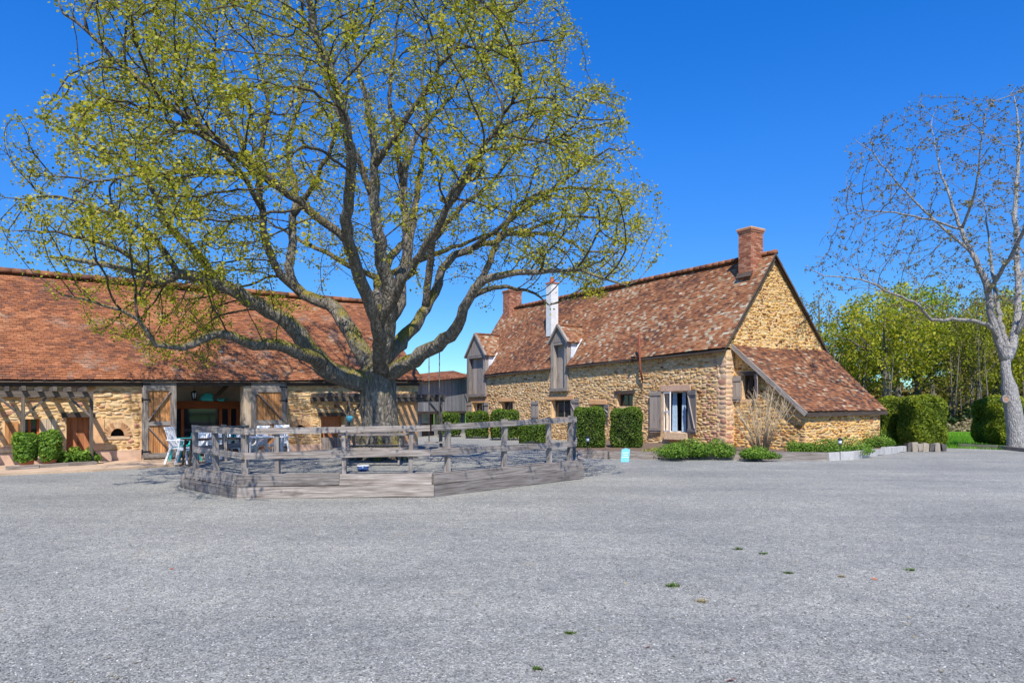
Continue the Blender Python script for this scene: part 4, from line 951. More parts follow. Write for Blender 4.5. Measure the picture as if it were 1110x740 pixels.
mb = MB(); FA.box(mb, FA.s_at(463), FA.s_at(470), .75, 1.4, -.355, -.345); mb.build('pane', M['glass_teal'], d_)
mb = MB(); A_, B_ = FA.p(-.3, zf(0), .3), FA.p(La + .3, zf(La), .3); C_, D_ = FA.p(La + .3, zf(La) + .42, -1.3), FA.p(-.3, zf(0) + .30, -1.3)
tiles(mb, A_, B_, C_, D_, .18, .13, btone, 0, .01); mb.face([A_ - Z * .05, B_ - Z * .05, C_ - Z * .05, D_ - Z * .05], .2); mb.face([C_ , D_, FA.p(-.3, 2.4, -4), FA.p(La + .3, 2.4, -4)], .3)
mb.build('roof', M['tile'], ann)
# ================================================================== tree enclosure
TZ = 0.40
EA, EB, EC, ED = gd(203, 529), gd(258, 540), gd(468, 538), gd(629, 518.5)
EE, EF, EG, EH_ = V3(1.9, 19.6, 0), V3(-.8, 21.6, 0), V3(-4.6, 21.2, 0), V3(-7.0, 18.2, 0)
ring = [EA, EB, EC, ED, EE, EF, EG, EH_]
cen = sum(ring) / 8
mb = MB(); inner = [cen + (p - cen) * .985 for p in ring]; mb.prism([p - Z * .05 for p in inner], Z * (TZ + .05)); struct(mb.build('gravel_terrace', M['gravel']))
ret = thing('sleeper_wall', 'weathered grey timber sleepers stacked two high round the foot of the big tree', 'retaining wall', tuple(cen))
for i in range(8):
    p, q = ring[i], ring[(i + 1) % 8]; d = nrm(q - p); L = np.linalg.norm(q - p); o = nrm(np.cross(d, Z)); o = o if o @ (p - cen) > 0 else -o
    mb = MB()
    for k in range(2):
        cut = L * (.52 if k else 1.0) if i % 2 else L; z = .11 + .215 * k; offs = .02 * (1 - k)
        a = 0
        for b in ([cut, L] if cut < L - .3 else [L]):
            t_ = U(0, 1); mb.beam(p + d * (a + .004) + o * offs + Z * z, p + d * (b - .004 + (.05 if b == L and k == 0 else 0)) + o * (offs + U(-.01, .01)) + Z * (z + U(-.012, .012)), .11, .205, tone=t_, jit=.008); a = b
    mb.build('sleeper', M['wood_grey'], ret)
# old split log end at the left corner
mb = MB()
for k in range(5): 
    p = EA + V3(-.10 + .13 * k, .12 - .13 * k, 0); mb.tube([p - Z * .03, p + Z * U(.36, .47)], [.085, .075], 7, U(0, .4), .12)
mb.build('post', M['wood_grey'], ret)
fence = thing('post_and_rail_fence', 'grey two-rail timber fence standing on the sleepers round the big tree', 'fence', tuple(cen + Z * TZ))
ztop = [1.20, 1.19, 1.25, 1.36, 1.25, 1.06, 1.04, 1.10]; zmid = [.78, .75, .80, .80, .75, .62, .62, .68]
def fpt(i, f, sc=.965): 
    p, q = ring[i], ring[(i + 1) % 8]; r = p * (1 - f) + q * f; r = cen + (r - cen) * sc; return r
for i in (7, 0, 1, 2, 3):
    j = (i + 1) % 8; p, q = fpt(i, 0), fpt(i, 1); o = nrm(np.cross(q - p, Z)); o = o if o @ (p - cen) > 0 else -o
    for za, zb in ((ztop[i], ztop[j]), (zmid[i], zmid[j])):
        mb = MB(); mb.beam(p + Z * za + o * .055, q + Z * zb + o * (.055), .042, .115, tone=U(.3, 1), jit=.006); mb.build('rail', M['wood_grey'], fence)
posts = [(0, -.02), (0, .42), (0, .97), (1, .17), (1, .53), (1, .89), (2, .10), (2, .46), (2, .80), (2, .97), (3, .45), (3, .98), (7, .03), (7, .5)]
for i, f in posts:
    p = fpt(i, f, .962); zt = ztop[i] * (1 - f) + ztop[(i + 1) % 8] * f + .07 + U(-.02, .03)
    d = nrm(ring[(i + 1) % 8] - ring[i]); mb = MB(); lean_ = V3(U(-.03, .03), U(-.02, .02), 0)
    a, b = p + Z * .30, p + Z * zt + lean_
    mb.beam(a, b, .10, .075, up=d, tone=U(0, 1), jit=.006); mb.build('post', M['wood_grey'], fence)
# ================================================================== the oak
def T(px, py, y): return at(px, py, y)
Y0 = 16.9
limbs = [  # (parent limb, index fraction), points, radii
    ([T(413, 500, Y0), T(412, 478, Y0), T(411, 445, Y0), T(409, 418, Y0), T(409, 402, Y0)], [.56, .47, .44, .44, .45]),
    # long low limb to the left
    ([T(409, 418, Y0), T(391, 413, 16.7), T(372, 408, 16.5), T(350, 394, 16.2), T(329, 371, 15.9), T(311, 348, 15.6), T(292, 338, 15.4), T(259, 317, 15.0), T(233, 304, 14.8), T(195, 297, 14.5), T(175, 304, 14.3), T(146, 294, 14.0), T(113, 286, 13.8), T(84, 283, 13.6), T(58, 278, 13.4)],
     [.40, .36, .33, .30, .27, .24, .22, .20, .18, .15, .12, .09, .07, .05, .03]),
    ([T(350, 394, 16.2), T(338, 388, 15.6), T(302, 376, 14.8), T(276, 374, 14.4), T(250, 363, 14.0), T(220, 366, 13.7), T(201, 377, 13.5), T(172, 373, 13.3), T(149, 349, 13.0), T(113, 331, 12.7), T(65, 318, 12.4)],
     [.22, .20, .17, .15, .13, .11, .09, .07, .05, .035, .02]),
    # middle left rising limb
    ([T(409, 402, Y0), T(396, 388, 17.0), T(380, 362, 17.3), T(366, 338, 17.6), T(350, 327, 17.9), T(329, 319, 18.2), T(315, 300, 18.4), T(316, 270, 18.6), T(318, 236, 18.8), T(320, 200, 19.0), T(312, 165, 19.1), T(322, 120, 19.2), T(330, 70, 19.3), T(326, 20, 19.3)],
     [.34, .30, .27, .24, .21, .19, .17, .15, .135, .12, .10, .08, .06, .03]),
    ([T(329, 319, 18.2), T(307, 300, 18.0), T(289, 265, 17.6), T(284, 227, 17.3), T(280, 190, 17.0), T(284, 150, 16.8), T(291, 120, 16.6), T(283, 80, 16.4), T(270, 30, 16.2)], [.15, .14, .13, .115, .10, .085, .065, .045, .02]),
    ([T(284, 227, 17.3), T(262, 190, 16.6), T(227, 154, 15.8), T(200, 138, 15.3), T(175, 130, 15.0), T(130, 114, 14.6), T(95, 98, 14.2)], [.10, .09, .075, .06, .05, .035, .02]),
    ([T(233, 304, 14.8), T(215, 275, 14.4), T(191, 255, 14.1), T(170, 215, 13.8), T(146, 177, 13.5), T(115, 165, 13.3), T(84, 154, 13.1)], [.13, .11, .09, .07, .055, .04, .02]),
    ([T(227, 154, 15.8), T(205, 122, 15.8), T(188, 102, 15.7), T(160, 80, 15.5), T(149, 42, 15.4)], [.07, .06, .05, .035, .02]),
    # two central uprights
    ([T(409, 402, Y0), T(416, 374, 16.7), T(422, 345, 16.5), T(423, 315, 16.2), T(413, 284, 15.9), T(410, 250, 15.6), T(404, 215, 15.4), T(406, 180, 15.2), T(400, 130, 15.0), T(390, 85, 14.8), T(384, 30, 14.6)],
     [.34, .30, .26, .23, .20, .17, .15, .125, .10, .07, .03]),
    ([T(422, 345, 16.5), T(434, 328, 16.7), T(435, 300, 16.9), T(443, 266, 17.1), T(440, 238, 17.3), T(436, 203, 17.5), T(448, 155, 17.7), T(465, 130, 17.9), T(488, 105, 18.1), T(505, 75, 18.3), T(530, 56, 18.5)],
     [.22, .20, .18, .16, .14, .12, .095, .08, .06, .04, .02]),
    ([T(443, 266, 17.1), T(450, 230, 17.8), T(455, 190, 18.4), T(462, 140, 18.9), T(458, 80, 19.3), T(466, 20, 19.5)], [.12, .11, .095, .075, .05, .025]),
    # right hand limbs
    ([T(416, 390, 16.8), T(432, 372, 17.4), T(449, 354, 17.9), T(462, 334, 18.3), T(475, 308, 18.6), T(484, 284, 18.8), T(512, 268, 18.9), T(533, 262, 19.0), T(559, 254, 19.1), T(602, 256, 19.2), T(636, 272, 19.2), T(672, 274, 19.2)],
     [.26, .24, .21, .18, .16, .14, .12, .10, .085, .06, .045, .025]),
    ([T(462, 334, 18.3), T(464, 300, 18.0), T(470, 262, 17.6), T(488, 215, 17.2), T(506, 185, 16.9), T(525, 165, 16.6), T(560, 160, 16.4), T(600, 150, 16.2), T(632, 132, 16.0)], [.14, .13, .115, .095, .08, .065, .05, .035, .02]),
    ([T(414, 410, 16.9), T(436, 397, 16.5), T(463, 380, 16.0), T(489, 364, 15.6), T(499, 345, 15.3), T(508, 322, 15.0), T(524, 304, 14.8), T(552, 296, 14.5), T(585, 295, 14.2), T(624, 293, 14.0), T(655, 302, 13.9), T(680, 308, 13.8)],
     [.30, .26, .22, .19, .16, .14, .12, .09, .07, .05, .035, .02]),
    ([T(508, 322, 15.0), T(535, 312, 15.4), T(560, 312, 15.7), T(578, 318, 15.9), T(596, 330, 16.0)], [.09, .07, .055, .04, .02]),
    ([T(508, 322, 15.0), T(528, 290, 15.6), T(545, 250, 16.3), T(565, 220, 16.9), T(600, 205, 17.4), T(650, 205, 17.8), T(690, 212, 18.0)], [.11, .10, .085, .065, .05, .035, .02]),
    ([T(404, 215, 15.4), T(385, 165, 15.2), T(362, 110, 15.0), T(345, 60, 14.9), T(342, 5, 14.8)], [.10, .085, .065, .045, .02]),
    ([T(436, 203, 17.5), T(430, 150, 17.2), T(422, 95, 17.0), T(430, 40, 16.9), T(438, -20, 16.9)], [.10, .085, .065, .045, .02]),
    ([T(318, 236, 18.8), T(345, 190, 18.0), T(366, 140, 17.4), T(378, 90, 17.0), T(372, 30, 16.8)], [.10, .085, .06, .04, .02]),
    ([T(280, 190, 17.0), T(250, 130, 17.2), T(232, 75, 17.4), T(238, 15, 17.5)], [.09, .07, .05, .02]),
    ([T(512, 268, 18.9), T(556, 236, 18.2), T(605, 200, 17.6), T(650, 168, 17.2), T(680, 160, 17.0)], [.09, .075, .055, .035, .02]),
    ([T(470, 262, 17.6), T(500, 225, 18.2), T(540, 190, 18.8), T(580, 130, 19.3), T(606, 90, 19.5)], [.09, .075, .055, .035, .02]),
    ([T(195, 297, 14.5), T(160, 252, 14.6), T(112, 228, 14.7), T(60, 214, 14.7), T(8, 215, 14.7)], [.09, .075, .055, .035, .015]),
    ([T(175, 304, 14.3), T(128, 272, 13.6), T(76, 255, 13.2), T(14, 250, 12.9)], [.08, .06, .04, .015]),
    ([T(559, 254, 19.1), T(615, 236, 18.6), T(665, 238, 18.2), T(700, 250, 18.0)], [.07, .05, .035, .015]),
    ([T(406, 180, 15.2), T(440, 130, 14.6), T(470, 85, 14.2), T(500, 40, 13.9), T(520, -10, 13.7)], [.10, .08, .06, .04, .02]),
    ([T(262, 190, 16.6), T(215, 185, 16.2), T(160, 190, 15.9), T(100, 195, 15.6), T(30, 190, 15.4)], [.08, .065, .05, .035, .015]),
    # towards and away from the viewer
    ([T(411, 404, 16.6), V3(-3.0, 15.6, 3.4), V3(-3.3, 14.2, 5.0), V3(-3.0, 12.9, 6.6), V3(-3.4, 11.9, 8.3), V3(-3.2, 11.3, 9.6)], [.22, .20, .16, .12, .08, .03]),
    ([V3(-3.0, 15.6, 3.4), V3(-2.0, 14.4, 4.6), V3(-.9, 13.2, 5.9), V3(.1, 12.4, 7.2)], [.13, .11, .075, .03]),
    ([V3(-3.3, 14.2, 5.0), V3(-4.8, 13.2, 6.1), V3(-6.2, 12.2, 7.1), V3(-7.4, 11.6, 8.2)], [.12, .10, .07, .03]),
    ([T(407, 404, 17.2), V3(-3.4, 18.4, 3.6), V3(-3.8, 20.0, 5.3), V3(-3.2, 21.5, 7.0), V3(-3.6, 22.6, 8.9), V3(-3.4, 23.0, 10.5)], [.24, .21, .17, .13, .09, .03]),
    ([V3(-3.8, 20.0, 5.3), V3(-5.8, 21.2, 6.4), V3(-7.9, 22.0, 7.6)], [.12, .09, .03]),
    ([V3(-3.8, 20.0, 5.3), V3(-1.8, 21.3, 6.5), V3(.4, 22.0, 7.4)], [.12, .09, .03]),
]
limbs = [limbs[0]] + [(p, [r * .74 for r in rr]) for p, rr in limbs[1:]]
def seed_nodes(limbs, step, wob, rng):
    pos = []; par = []; spec = {}
    for li, (pts, rr) in enumerate(limbs):
        sp = spline(pts, step)
        cum = np.concatenate([[0], np.cumsum([np.linalg.norm(np.array(pts[i + 1]) - np.array(pts[i])) for i in range(len(pts) - 1)])])
        cs = np.concatenate([[0], np.cumsum([np.linalg.norm(sp[i + 1] - sp[i]) for i in range(len(sp) - 1)])]); cs *= cum[-1] / cs[-1]
        rads = np.interp(cs, cum, rr)
        if li == 0: prev = -1; st = 0
        else:
            d = np.linalg.norm(np.array(pos) - sp[0], axis=1); prev = int(d.argmin()); st = 1
        for k in range(st, len(sp)):
            p = sp[k] + (rng.normal(size=3) * wob * (1 if k > 2 else 0) * (1 if li else .2))
            pos.append(p); par.append(prev); prev = len(pos) - 1; spec[prev] = float(rads[k])
    return pos, par, spec
rngT = np.random.default_rng(5)
sp_, pr_, spec_ = seed_nodes(limbs, .24, .022, rngT)
outline = [(98, -60), (96, 2), (140, 55), (100, 84), (60, 108), (38, 128), (4, 165), (8, 200), (-6, 262), (40, 290), (110, 318), (150, 392), (215, 388), (300, 352), (330, 300), (400, 300), (460, 330), (478, 300), (505, 330), (560, 322), (582, 316), (612, 300), (640, 312), (704, 300), (690, 262), (708, 208), (684, 175), (650, 118), (628, 92), (622, 66), (642, 52), (606, 22), (590, -20), (560, -60), (440, -100), (300, -105), (180, -95)]
def crown_points(n, rng):
    P = []
    while len(P) < n * 2.5:
        px = rng.uniform(-10, 712, 4000); py = rng.uniform(-110, 395, 4000); m = poly_in(outline, px + 16 * np.sin(py / 19.0 + px / 61) + 9 * np.sin(py / 8.5 - px / 33), py + 15 * np.sin(px / 21.0 + py / 50) + 9 * np.sin(px / 9.5)); px, py = px[m], py[m]
        cx, cy = 365, 170; r = np.sqrt(((px - cx) / 375) ** 2 + ((py - cy) / 290) ** 2)
        half = 7.2 * np.sqrt(np.clip(1.12 - r ** 2, 0.05, 1)); low = np.clip((py - 250) / 110, 0, 1); half *= 1 - .72 * low
        y0 = 16.9 + np.where(px < 300, -(300 - px) / 300 * 3.6, 0) * 1.0
        yu = rng.uniform(-1, 1, len(px)); yy = y0 + yu * half * np.where(yu > 0, .66, 1.0)
        u = ((yy - y0) / np.maximum(half, .01)) ** 2 * .5 + r ** 2 * .5
        k = rng.uniform(0, 1, len(px)) < .35 + .65 * u
        # keep clear of the hollow round the fork
        cl = ((np.abs(px - 415) < 95) & (py > 285) & (rng.uniform(0, 1, len(px)) < .85)) | ((np.abs(px - 410) < 150) & (py > 215) & (rng.uniform(0, 1, len(px)) < .55)); k &= ~cl
        for a, b, c in zip(px[k], py[k], yy[k]): P.append(at(a, b, c))
    P = np.array(P); W_ = P * V3(1, 1, 1.7); v = sum(np.sin(W_ @ nrm(rng.normal(size=3)) * f_ + rng.uniform(0, 6)) for f_ in (.9, 1.2, 1.5, 1.9, 2.3, 2.7, 3.2, 3.8)); P = P[v > -.1]
    return P[:n]
A_ = crown_points(OAK_ATTR, rngT)
PP, pa = grow(sp_, pr_, A_, .20, .27, 160, rngT, wob=.20, maxch=3, inert=.7, outw=.5, cen_=V3(-3.2, 16.9, 2.5))
oak = thing('oak_tree', 'enormous spreading oak in fresh yellow-green leaf, mossy trunk inside the railed enclosure', 'tree', tuple(T(413, 500, Y0)))
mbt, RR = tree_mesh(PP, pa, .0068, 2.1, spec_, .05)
# root flare
tb = T(413, 500, Y0); tb[2] = TZ
for k in range(7):
    a = k * 2 * math.pi / 7 + .3; d = V3(math.cos(a), math.sin(a), 0)
    mbt.tube([tb + d * .30 + Z * .75, tb + d * .46 + Z * .3, tb + d * .68 + Z * .06, tb + d * .95 - Z * .08], [.12, .13, .11, .05], 8, .5, .06)
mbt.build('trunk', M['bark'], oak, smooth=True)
leafn = np.where(RR < .0165)[0]; rr_ = rngT
lf = rr_.uniform(.5, 1.9, len(leafn)) * (rr_.uniform(0, 1, len(leafn)) < .78); cnt = rr_.poisson(OAK_LEAF * lf); idx = np.repeat(leafn, cnt)
off = rr_.normal(size=(len(idx), 3)) * .075
nk = np.zeros(len(PP), int); np.add.at(nk, pa[pa >= 0], 1); tipm = nk[idx] == 0; pos = PP[idx] + off
clump = rr_.uniform(0, 1, len(PP)); 
tn = .12 + .50 * rr_.uniform(0, 1, len(idx)) + .45 * clump[idx]
leaf_object('crown', pos, .046, M['leaf_oak'], oak, tn, rng=rr_, aspect=1.25)
print('oak nodes', len(PP), 'leaves', len(pos))
# ================================================================== walnut on the right
YW = 27.5
wl = [([T(1104, 492, YW), T(1102, 470, YW), T(1096, 432, YW), T(1090, 400, YW), T(1090, 390, YW)], [.42, .33, .29, .26, .25]),
      ([T(1090, 392, YW), T(1083, 368, YW), T(1076, 347, YW), T(1068, 307, YW), T(1055, 275, YW), T(1042, 250, YW + .4), T(1030, 215, YW + .8), T(1018, 180, YW + 1), T(1010, 140, YW + 1.2)], [.25, .23, .21, .18, .14, .11, .08, .05, .02]),
      ([T(1092, 392, YW), T(1100, 364, YW + .5), T(1104, 307, YW + 1), T(1101, 222, YW + 1.6), T(1105, 154, YW + 2), T(1100, 105, YW + 2.2)], [.26, .22, .18, .13, .08, .03]),
      ([T(1083, 368, YW), T(1070, 352, YW - .4), T(1040, 346, YW - .9), T(1010, 346, YW - 1.4), T(996, 331, YW - 1.8), T(968, 318, YW - 2.2), T(934, 304, YW - 2.6), T(894, 298, YW - 3), T(877, 291, YW - 3.2)], [.13, .12, .105, .09, .075, .055, .04, .03, .015]),
      ([T(1042, 250, YW + .4), T(1010, 238, YW + .2), T(985, 234, YW), T(962, 230, YW - .2), T(928, 230, YW - .5), T(905, 238, YW - .6)], [.07, .06, .05, .04, .03, .015]),
      ([T(1055, 275, YW), T(1010, 236, YW + 1), T(973, 199, YW + 1.5), T(945, 165, YW + 2), T(925, 150, YW + 2.3)], [.08, .065, .045, .03, .015]),
      ([T(1042, 250, YW + .4), T(1055, 215, YW - .4), T(1059, 193, YW - .8), T(1064, 154, YW - 1.2), T(1070, 115, YW - 1.5)], [.08, .07, .055, .035, .02]),
      ([T(1101, 364, YW + .5), T(1118, 330, YW), T(1145, 290, YW - .4), T(1175, 240, YW - .8), T(1195, 180, YW - 1)], [.16, .14, .11, .07, .03]),
      ([T(1104, 307, YW + 1), T(1130, 250, YW + 1.8), T(1160, 190, YW + 2.4), T(1180, 120, YW + 2.8)], [.10, .08, .05, .02]),
      ([T(1096, 385, YW), V3(20.2, YW + 1.6, 5.5), V3(21, YW + 3.2, 8), V3(21.2, YW + 4.0, 11)], [.16, .14, .09, .03]),
      ([T(1068, 320, YW), V3(18.6, YW - 1.6, 7.5), V3(18.4, YW - 3.0, 9.5), V3(18.9, YW - 3.6, 11.5)], [.12, .10, .06, .03])]
rngW = np.random.default_rng(8)
sp2, pr2, spec2 = seed_nodes(wl, .35, .02, rngW)
out2 = [(880, 270), (872, 300), (900, 322), (960, 335), (1010, 350), (1060, 335), (1120, 340), (1180, 330), (1240, 280), (1260, 200), (1230, 120), (1160, 85), (1100, 92), (1040, 108), (990, 100), (945, 140), (915, 165), (918, 190), (900, 215), (912, 245)]
Q = []
while len(Q) < 4000:
    px, py = rngW.uniform(870, 1265), rngW.uniform(80, 350)
    if poly_in(out2, np.array([px]), np.array([py]))[0]:
        r = math.hypot((px - 1075) / 200, (py - 215) / 140); half = 4.8 * math.sqrt(max(.08, 1.05 - r * r)); Q.append(at(px, py, YW + rngW.uniform(-half, half)))
P2, pa2 = grow(sp2, pr2, np.array(Q), .30, .42, 100, rngW, wob=.24, inert=.6, outw=.25, cen_=V3(19.4, 27.5, 3.5))
wal = thing('walnut_tree', 'pale-barked walnut with a bare, barely budding crown, leaning beside the right-hand hedge', 'tree', tuple(T(1104, 492, YW)))
mbw, R2 = tree_mesh(P2, pa2, .0065, 2.2, {k: v * (.68 if v < .27 else 1) for k, v in spec2.items()}, .04)
mbw.build('trunk', M['bark_pale'], wal, smooth=True)
for px, py, rr0 in ((1090.5, 432.5, .13), (1103.5, 434, .12)):
    c_ = T(px, py, YW - .235); k = MB(); dirn = nrm(V3(-.25 if px < 1095 else .35, -1, 0)); e = nrm(np.cross(dirn, Z))
    prof = [(rr0 * 1.1, -.12), (rr0 * 1.15, 0.02), (rr0 * .9, .06), (rr0 * .65, .03)]
    k.ring_surf([[c_ + dirn * (d0_ - .02) + e * r_ * math.cos(a) + Z * r_ * 1.15 * math.sin(a) for a in np.linspace(0, 2 * math.pi, 14, endpoint=False)] for r_, d0_ in prof], cap1=False)
    k.build('branch_collar', M['bark_pale'], wal, smooth=True)
    k = MB(); k.face([c_ + dirn * .012 + e * rr0 * .68 * math.cos(a) + Z * rr0 * .78 * math.sin(a) for a in np.linspace(0, 2 * math.pi, 14, endpoint=False)]); k.build('pruning_scar', M['cut'], wal)
ln2 = np.where(R2 < .011)[0]; idx = np.repeat(ln2, rngW.poisson(5.0, len(ln2)) * (rngW.uniform(0, 1, len(ln2)) < .75))
leaf_object('crown', P2[idx] + rngW.normal(size=(len(idx), 3)) * .05, .058, M['leaf_walnut'], wal, rng=rngW, aspect=1.5)
print('walnut nodes', len(P2))
# ================================================================== woodland behind
def wood_tree(seed, h, spread, dull, density=1.0):
    rng = np.random.default_rng(seed)
    root = thing('woodland_tree', 'x', 'tree')
    bend = rng.uniform(-.5, .5, 2)
    trunk = [V3(0, 0, -.3), V3(bend[0] * .3, bend[1] * .3, h * .25), V3(bend[0], bend[1], h * .5), V3(bend[0] * 1.2, bend[1], h * .72), V3(bend[0], bend[1] * 1.4, h * .93)]
    lim = [(trunk, [.26, .20, .15, .09, .03])]
    for k in range(7):
        z = h * rng.uniform(.25, .6); a = rng.uniform(0, 6.28); b0 = V3(bend[0] * z / h * 2 * .8, bend[1] * z / h * 1.6, z); r = spread * rng.uniform(.6, .95)
        lim.append(([b0, b0 + V3(math.cos(a) * r * .5, math.sin(a) * r * .5, h * .13), b0 + V3(math.cos(a) * r, math.sin(a) * r, h * rng.uniform(.2, .32))], [.09, .06, .02]))
    s_, p_, sc_ = seed_nodes(lim, .5, .05, rng)
    n = int(620 * density); A = rng.normal(size=(n, 3)); A /= np.linalg.norm(A, axis=1)[:, None]; A *= (rng.uniform(0, 1, n) ** .45)[:, None]
    # lobed crown
    lob = rng.normal(size=(9, 3)); lob /= np.linalg.norm(lob, axis=1)[:, None]
    A *= (.72 + .34 * np.max(A / (np.linalg.norm(A, axis=1)[:, None] + 1e-6) @ lob.T, axis=1) ** 3)[:, None] * 1.05
    A = A * V3(spread, spread, h * .36) + V3(bend[0], bend[1], h * .64)
    P, pa_ = grow(s_, p_, A, .45, .55, 60, rng, wob=.2, inert=.5, outw=.3, cen_=V3(0, 0, h * .4))
    mb, R = tree_mesh(P, pa_, .011, 2.3, sc_, 0); mb.build('trunk', M['bark_far'], root, smooth=True)
    ln = np.where(R < .03)[0]; idx = np.repeat(ln, rng.poisson((17 if not dull else 8) * rng.uniform(.2, 1.8, len(ln))))
    pos = P[idx] + rng.normal(size=(len(idx), 3)) * .22
    tn = .25 + .4 * rng.uniform(0, 1, len(idx)) + .3 * rng.uniform(0, 1, len(P))[idx] + .12 * (pos[:, 2] / h - .6)
    leaf_object('crown', pos, .125, M['leaf_wood_dull' if dull else 'leaf_wood'], root, tn, rng=rng)
    return root
protos = [wood_tree(21, 10.0, 3.4, False), wood_tree(22, 9.0, 3.0, False), wood_tree(23, 10.5, 3.0, True, .9), wood_tree(24, 8.0, 3.2, False, 1.1)]
G_ = 'trees of the wood behind the farmhouse'
spots = [  # px, distance, proto, scale, turn, label
    (886, 64, 2, 1.08, 0, 'dull brown-green woodland tree just clear of the farmhouse roof edge, leftmost of the wood'),
    (912, 60, 0, .86, 1, 'bright yellow-green woodland tree above the lean-to roof'),
    (935, 66, 1, 1.0, 2, 'taller yellow-green woodland tree second in line past the farmhouse roof'),
    (960, 56, 3, 1.22, .4, 'rounded lime-green woodland tree directly above the end of the lean-to eave'),
    (975, 70, 0, 1.32, 2.4, 'woodland tree rising behind the tall hedge block by the lean-to'),
    (996, 60, 1, 1.22, 3.3, 'lime-green woodland tree above the middle of the square hedge'),
    (1012, 72, 2, 1.05, 1.3, 'thin-leaved brownish woodland tree behind the square hedge'),
    (1030, 57, 0, .85, 4.4, 'yellow-green woodland tree over the gap between the two hedges, left of the walnut'),
    (1050, 74, 3, 1.42, 5.1, 'tall full-crowned woodland tree behind the gap between the hedges'),
    (1062, 56, 2, .95, 2.9, 'bare-limbed woodland tree standing behind the walnut fork'),
    (1078, 64, 1, 1.06, .9, 'woodland tree showing just left of the walnut trunk'),
    (1100, 58, 0, 1.08, 2.0, 'woodland tree hidden behind the walnut trunk'),
    (1122, 68, 3, 1.35, 3.9, 'woodland tree at the right edge of the picture, behind the walnut'),
    (1150, 60, 1, 1.15, 5.5, 'yellow-green woodland tree beyond the right edge of the wood'),
    (1185, 62, 0, 1.1, .2, 'outermost woodland tree to the right'),
    (858, 66, 1, .9, 1.7, 'woodland tree mostly hidden behind the farmhouse gable')]
first = set()
for px, y, k, s, rz, lab in spots:
    loc = ((px - 555) / FPX * y, y, 0)
    if k not in first: o = protos[k]; first.add(k); move(o, loc, rz); o['label'] = lab
    else: o = dup(protos[k], loc, rz, lab)
    o.scale = (s * 1.06, s * 1.06, s * 1.10); o['group'] = G_
# thin grey understorey trunks
def sapling(seed):
    rng = np.random.default_rng(seed); r = thing('sapling', 'x', 'sapling'); mb = MB()
    for q in range(2):
        b = V3(rng.uniform(-.3, .3), 0, -.1); t = b + V3(rng.uniform(-.8, .8), rng.uniform(-.5, .5), rng.uniform(5, 7)); m_ = (b + t) / 2 + V3(rng.uniform(-.3, .3), 0, 0)
        mb.tube([b, m_, t], [.08, .06, .02], 5)
        for j in range(9):
            f = rng.uniform(.2, .95); p = b * (1 - f) + t * f; e = p + V3(rng.uniform(-1, 1), rng.uniform(-.6, .6), rng.uniform(.3, 1.1)); mb.tube([p, e], [.02, .006], 3)
    mb.build('trunk', M['bark_far'], r); n = 160
    z = rng.uniform(.4, 6, n); leaf_object('crown', np.stack([rng.normal(size=n) * .6, rng.normal(size=n) * .6, z], 1), .13, M['leaf_wood_dull'], r, rng=rng)
    return r
sap = [sapling(31), sapling(32), sapling(33)]; first = set(); rs = np.random.default_rng(4)
for i, px in enumerate((903, 931, 967, 1033, 1041, 1053, 1069, 1113)):
    y = rs.uniform(50, 56); k = i % 3; loc = ((px - 555) / FPX * y, y, 0); lab = 'thin pale understorey trunk at the edge of the wood'
    if k not in first: o = sap[k]; first.add(k); move(o, loc, rs.uniform(0, 6)); o['label'] = lab
    else: o = dup(sap[k], loc, rs.uniform(0, 6), lab)
    o['group'] = 'thin trunks along the woodland edge'
# undergrowth: uncountable
rng = np.random.default_rng(9); n = 22000
ux = rng.uniform(14, 46, n); uy = rng.uniform(54, 66, n); uh = .7 + .9 * (np.sin(ux * .9) * .5 + .5) + 0.9 * (np.sin(ux * .31 + 1) * .5 + .5)
uz = uh * rng.uniform(0, 1, n) ** .8
o = leaf_object('undergrowth', np.stack([ux, uy, uz], 1), .2, M['leaf_dark'], None, rng=rng, base=V3(30, 58, 0)); tag(o, 'dark tangled undergrowth along the foot of the wood', 'undergrowth'); o['kind'] = 'stuff'
n = 9000; ux = rng.uniform(19, 42, n); uy = rng.uniform(50, 53.5, n); uz = rng.uniform(0, 1, n) * (.55 + .4 * np.sin(ux * 1.3))
o = leaf_object('dead_bracken', np.stack([ux, uy, np.abs(uz)], 1), .16, M['drygrass'], None, rng=rng, base=V3(30, 52, 0)); tag(o, 'pale dead bracken and brambles in front of the wood', 'brambles'); o['kind'] = 'stuff'
# far backing wood: dense row of trunks and foliage that closes the view
n = 46000; ux = rng.uniform(22, 80, n); uy = rng.uniform(84, 92, n); top_ = 5.0 + 1.6 * np.sin(ux * .35) + 1.0 * np.sin(ux * 1.1); uz = top_ * rng.uniform(0, 1, n) ** .8
o = leaf_object('far_wood', np.stack([ux, uy, uz], 1), .38, M['leaf_wood_dull'], None, rng=rng, base=V3(45, 88, 0)); tag(o, 'deeper mass of the wood seen between the nearer trees', 'woodland'); o['kind'] = 'stuff'
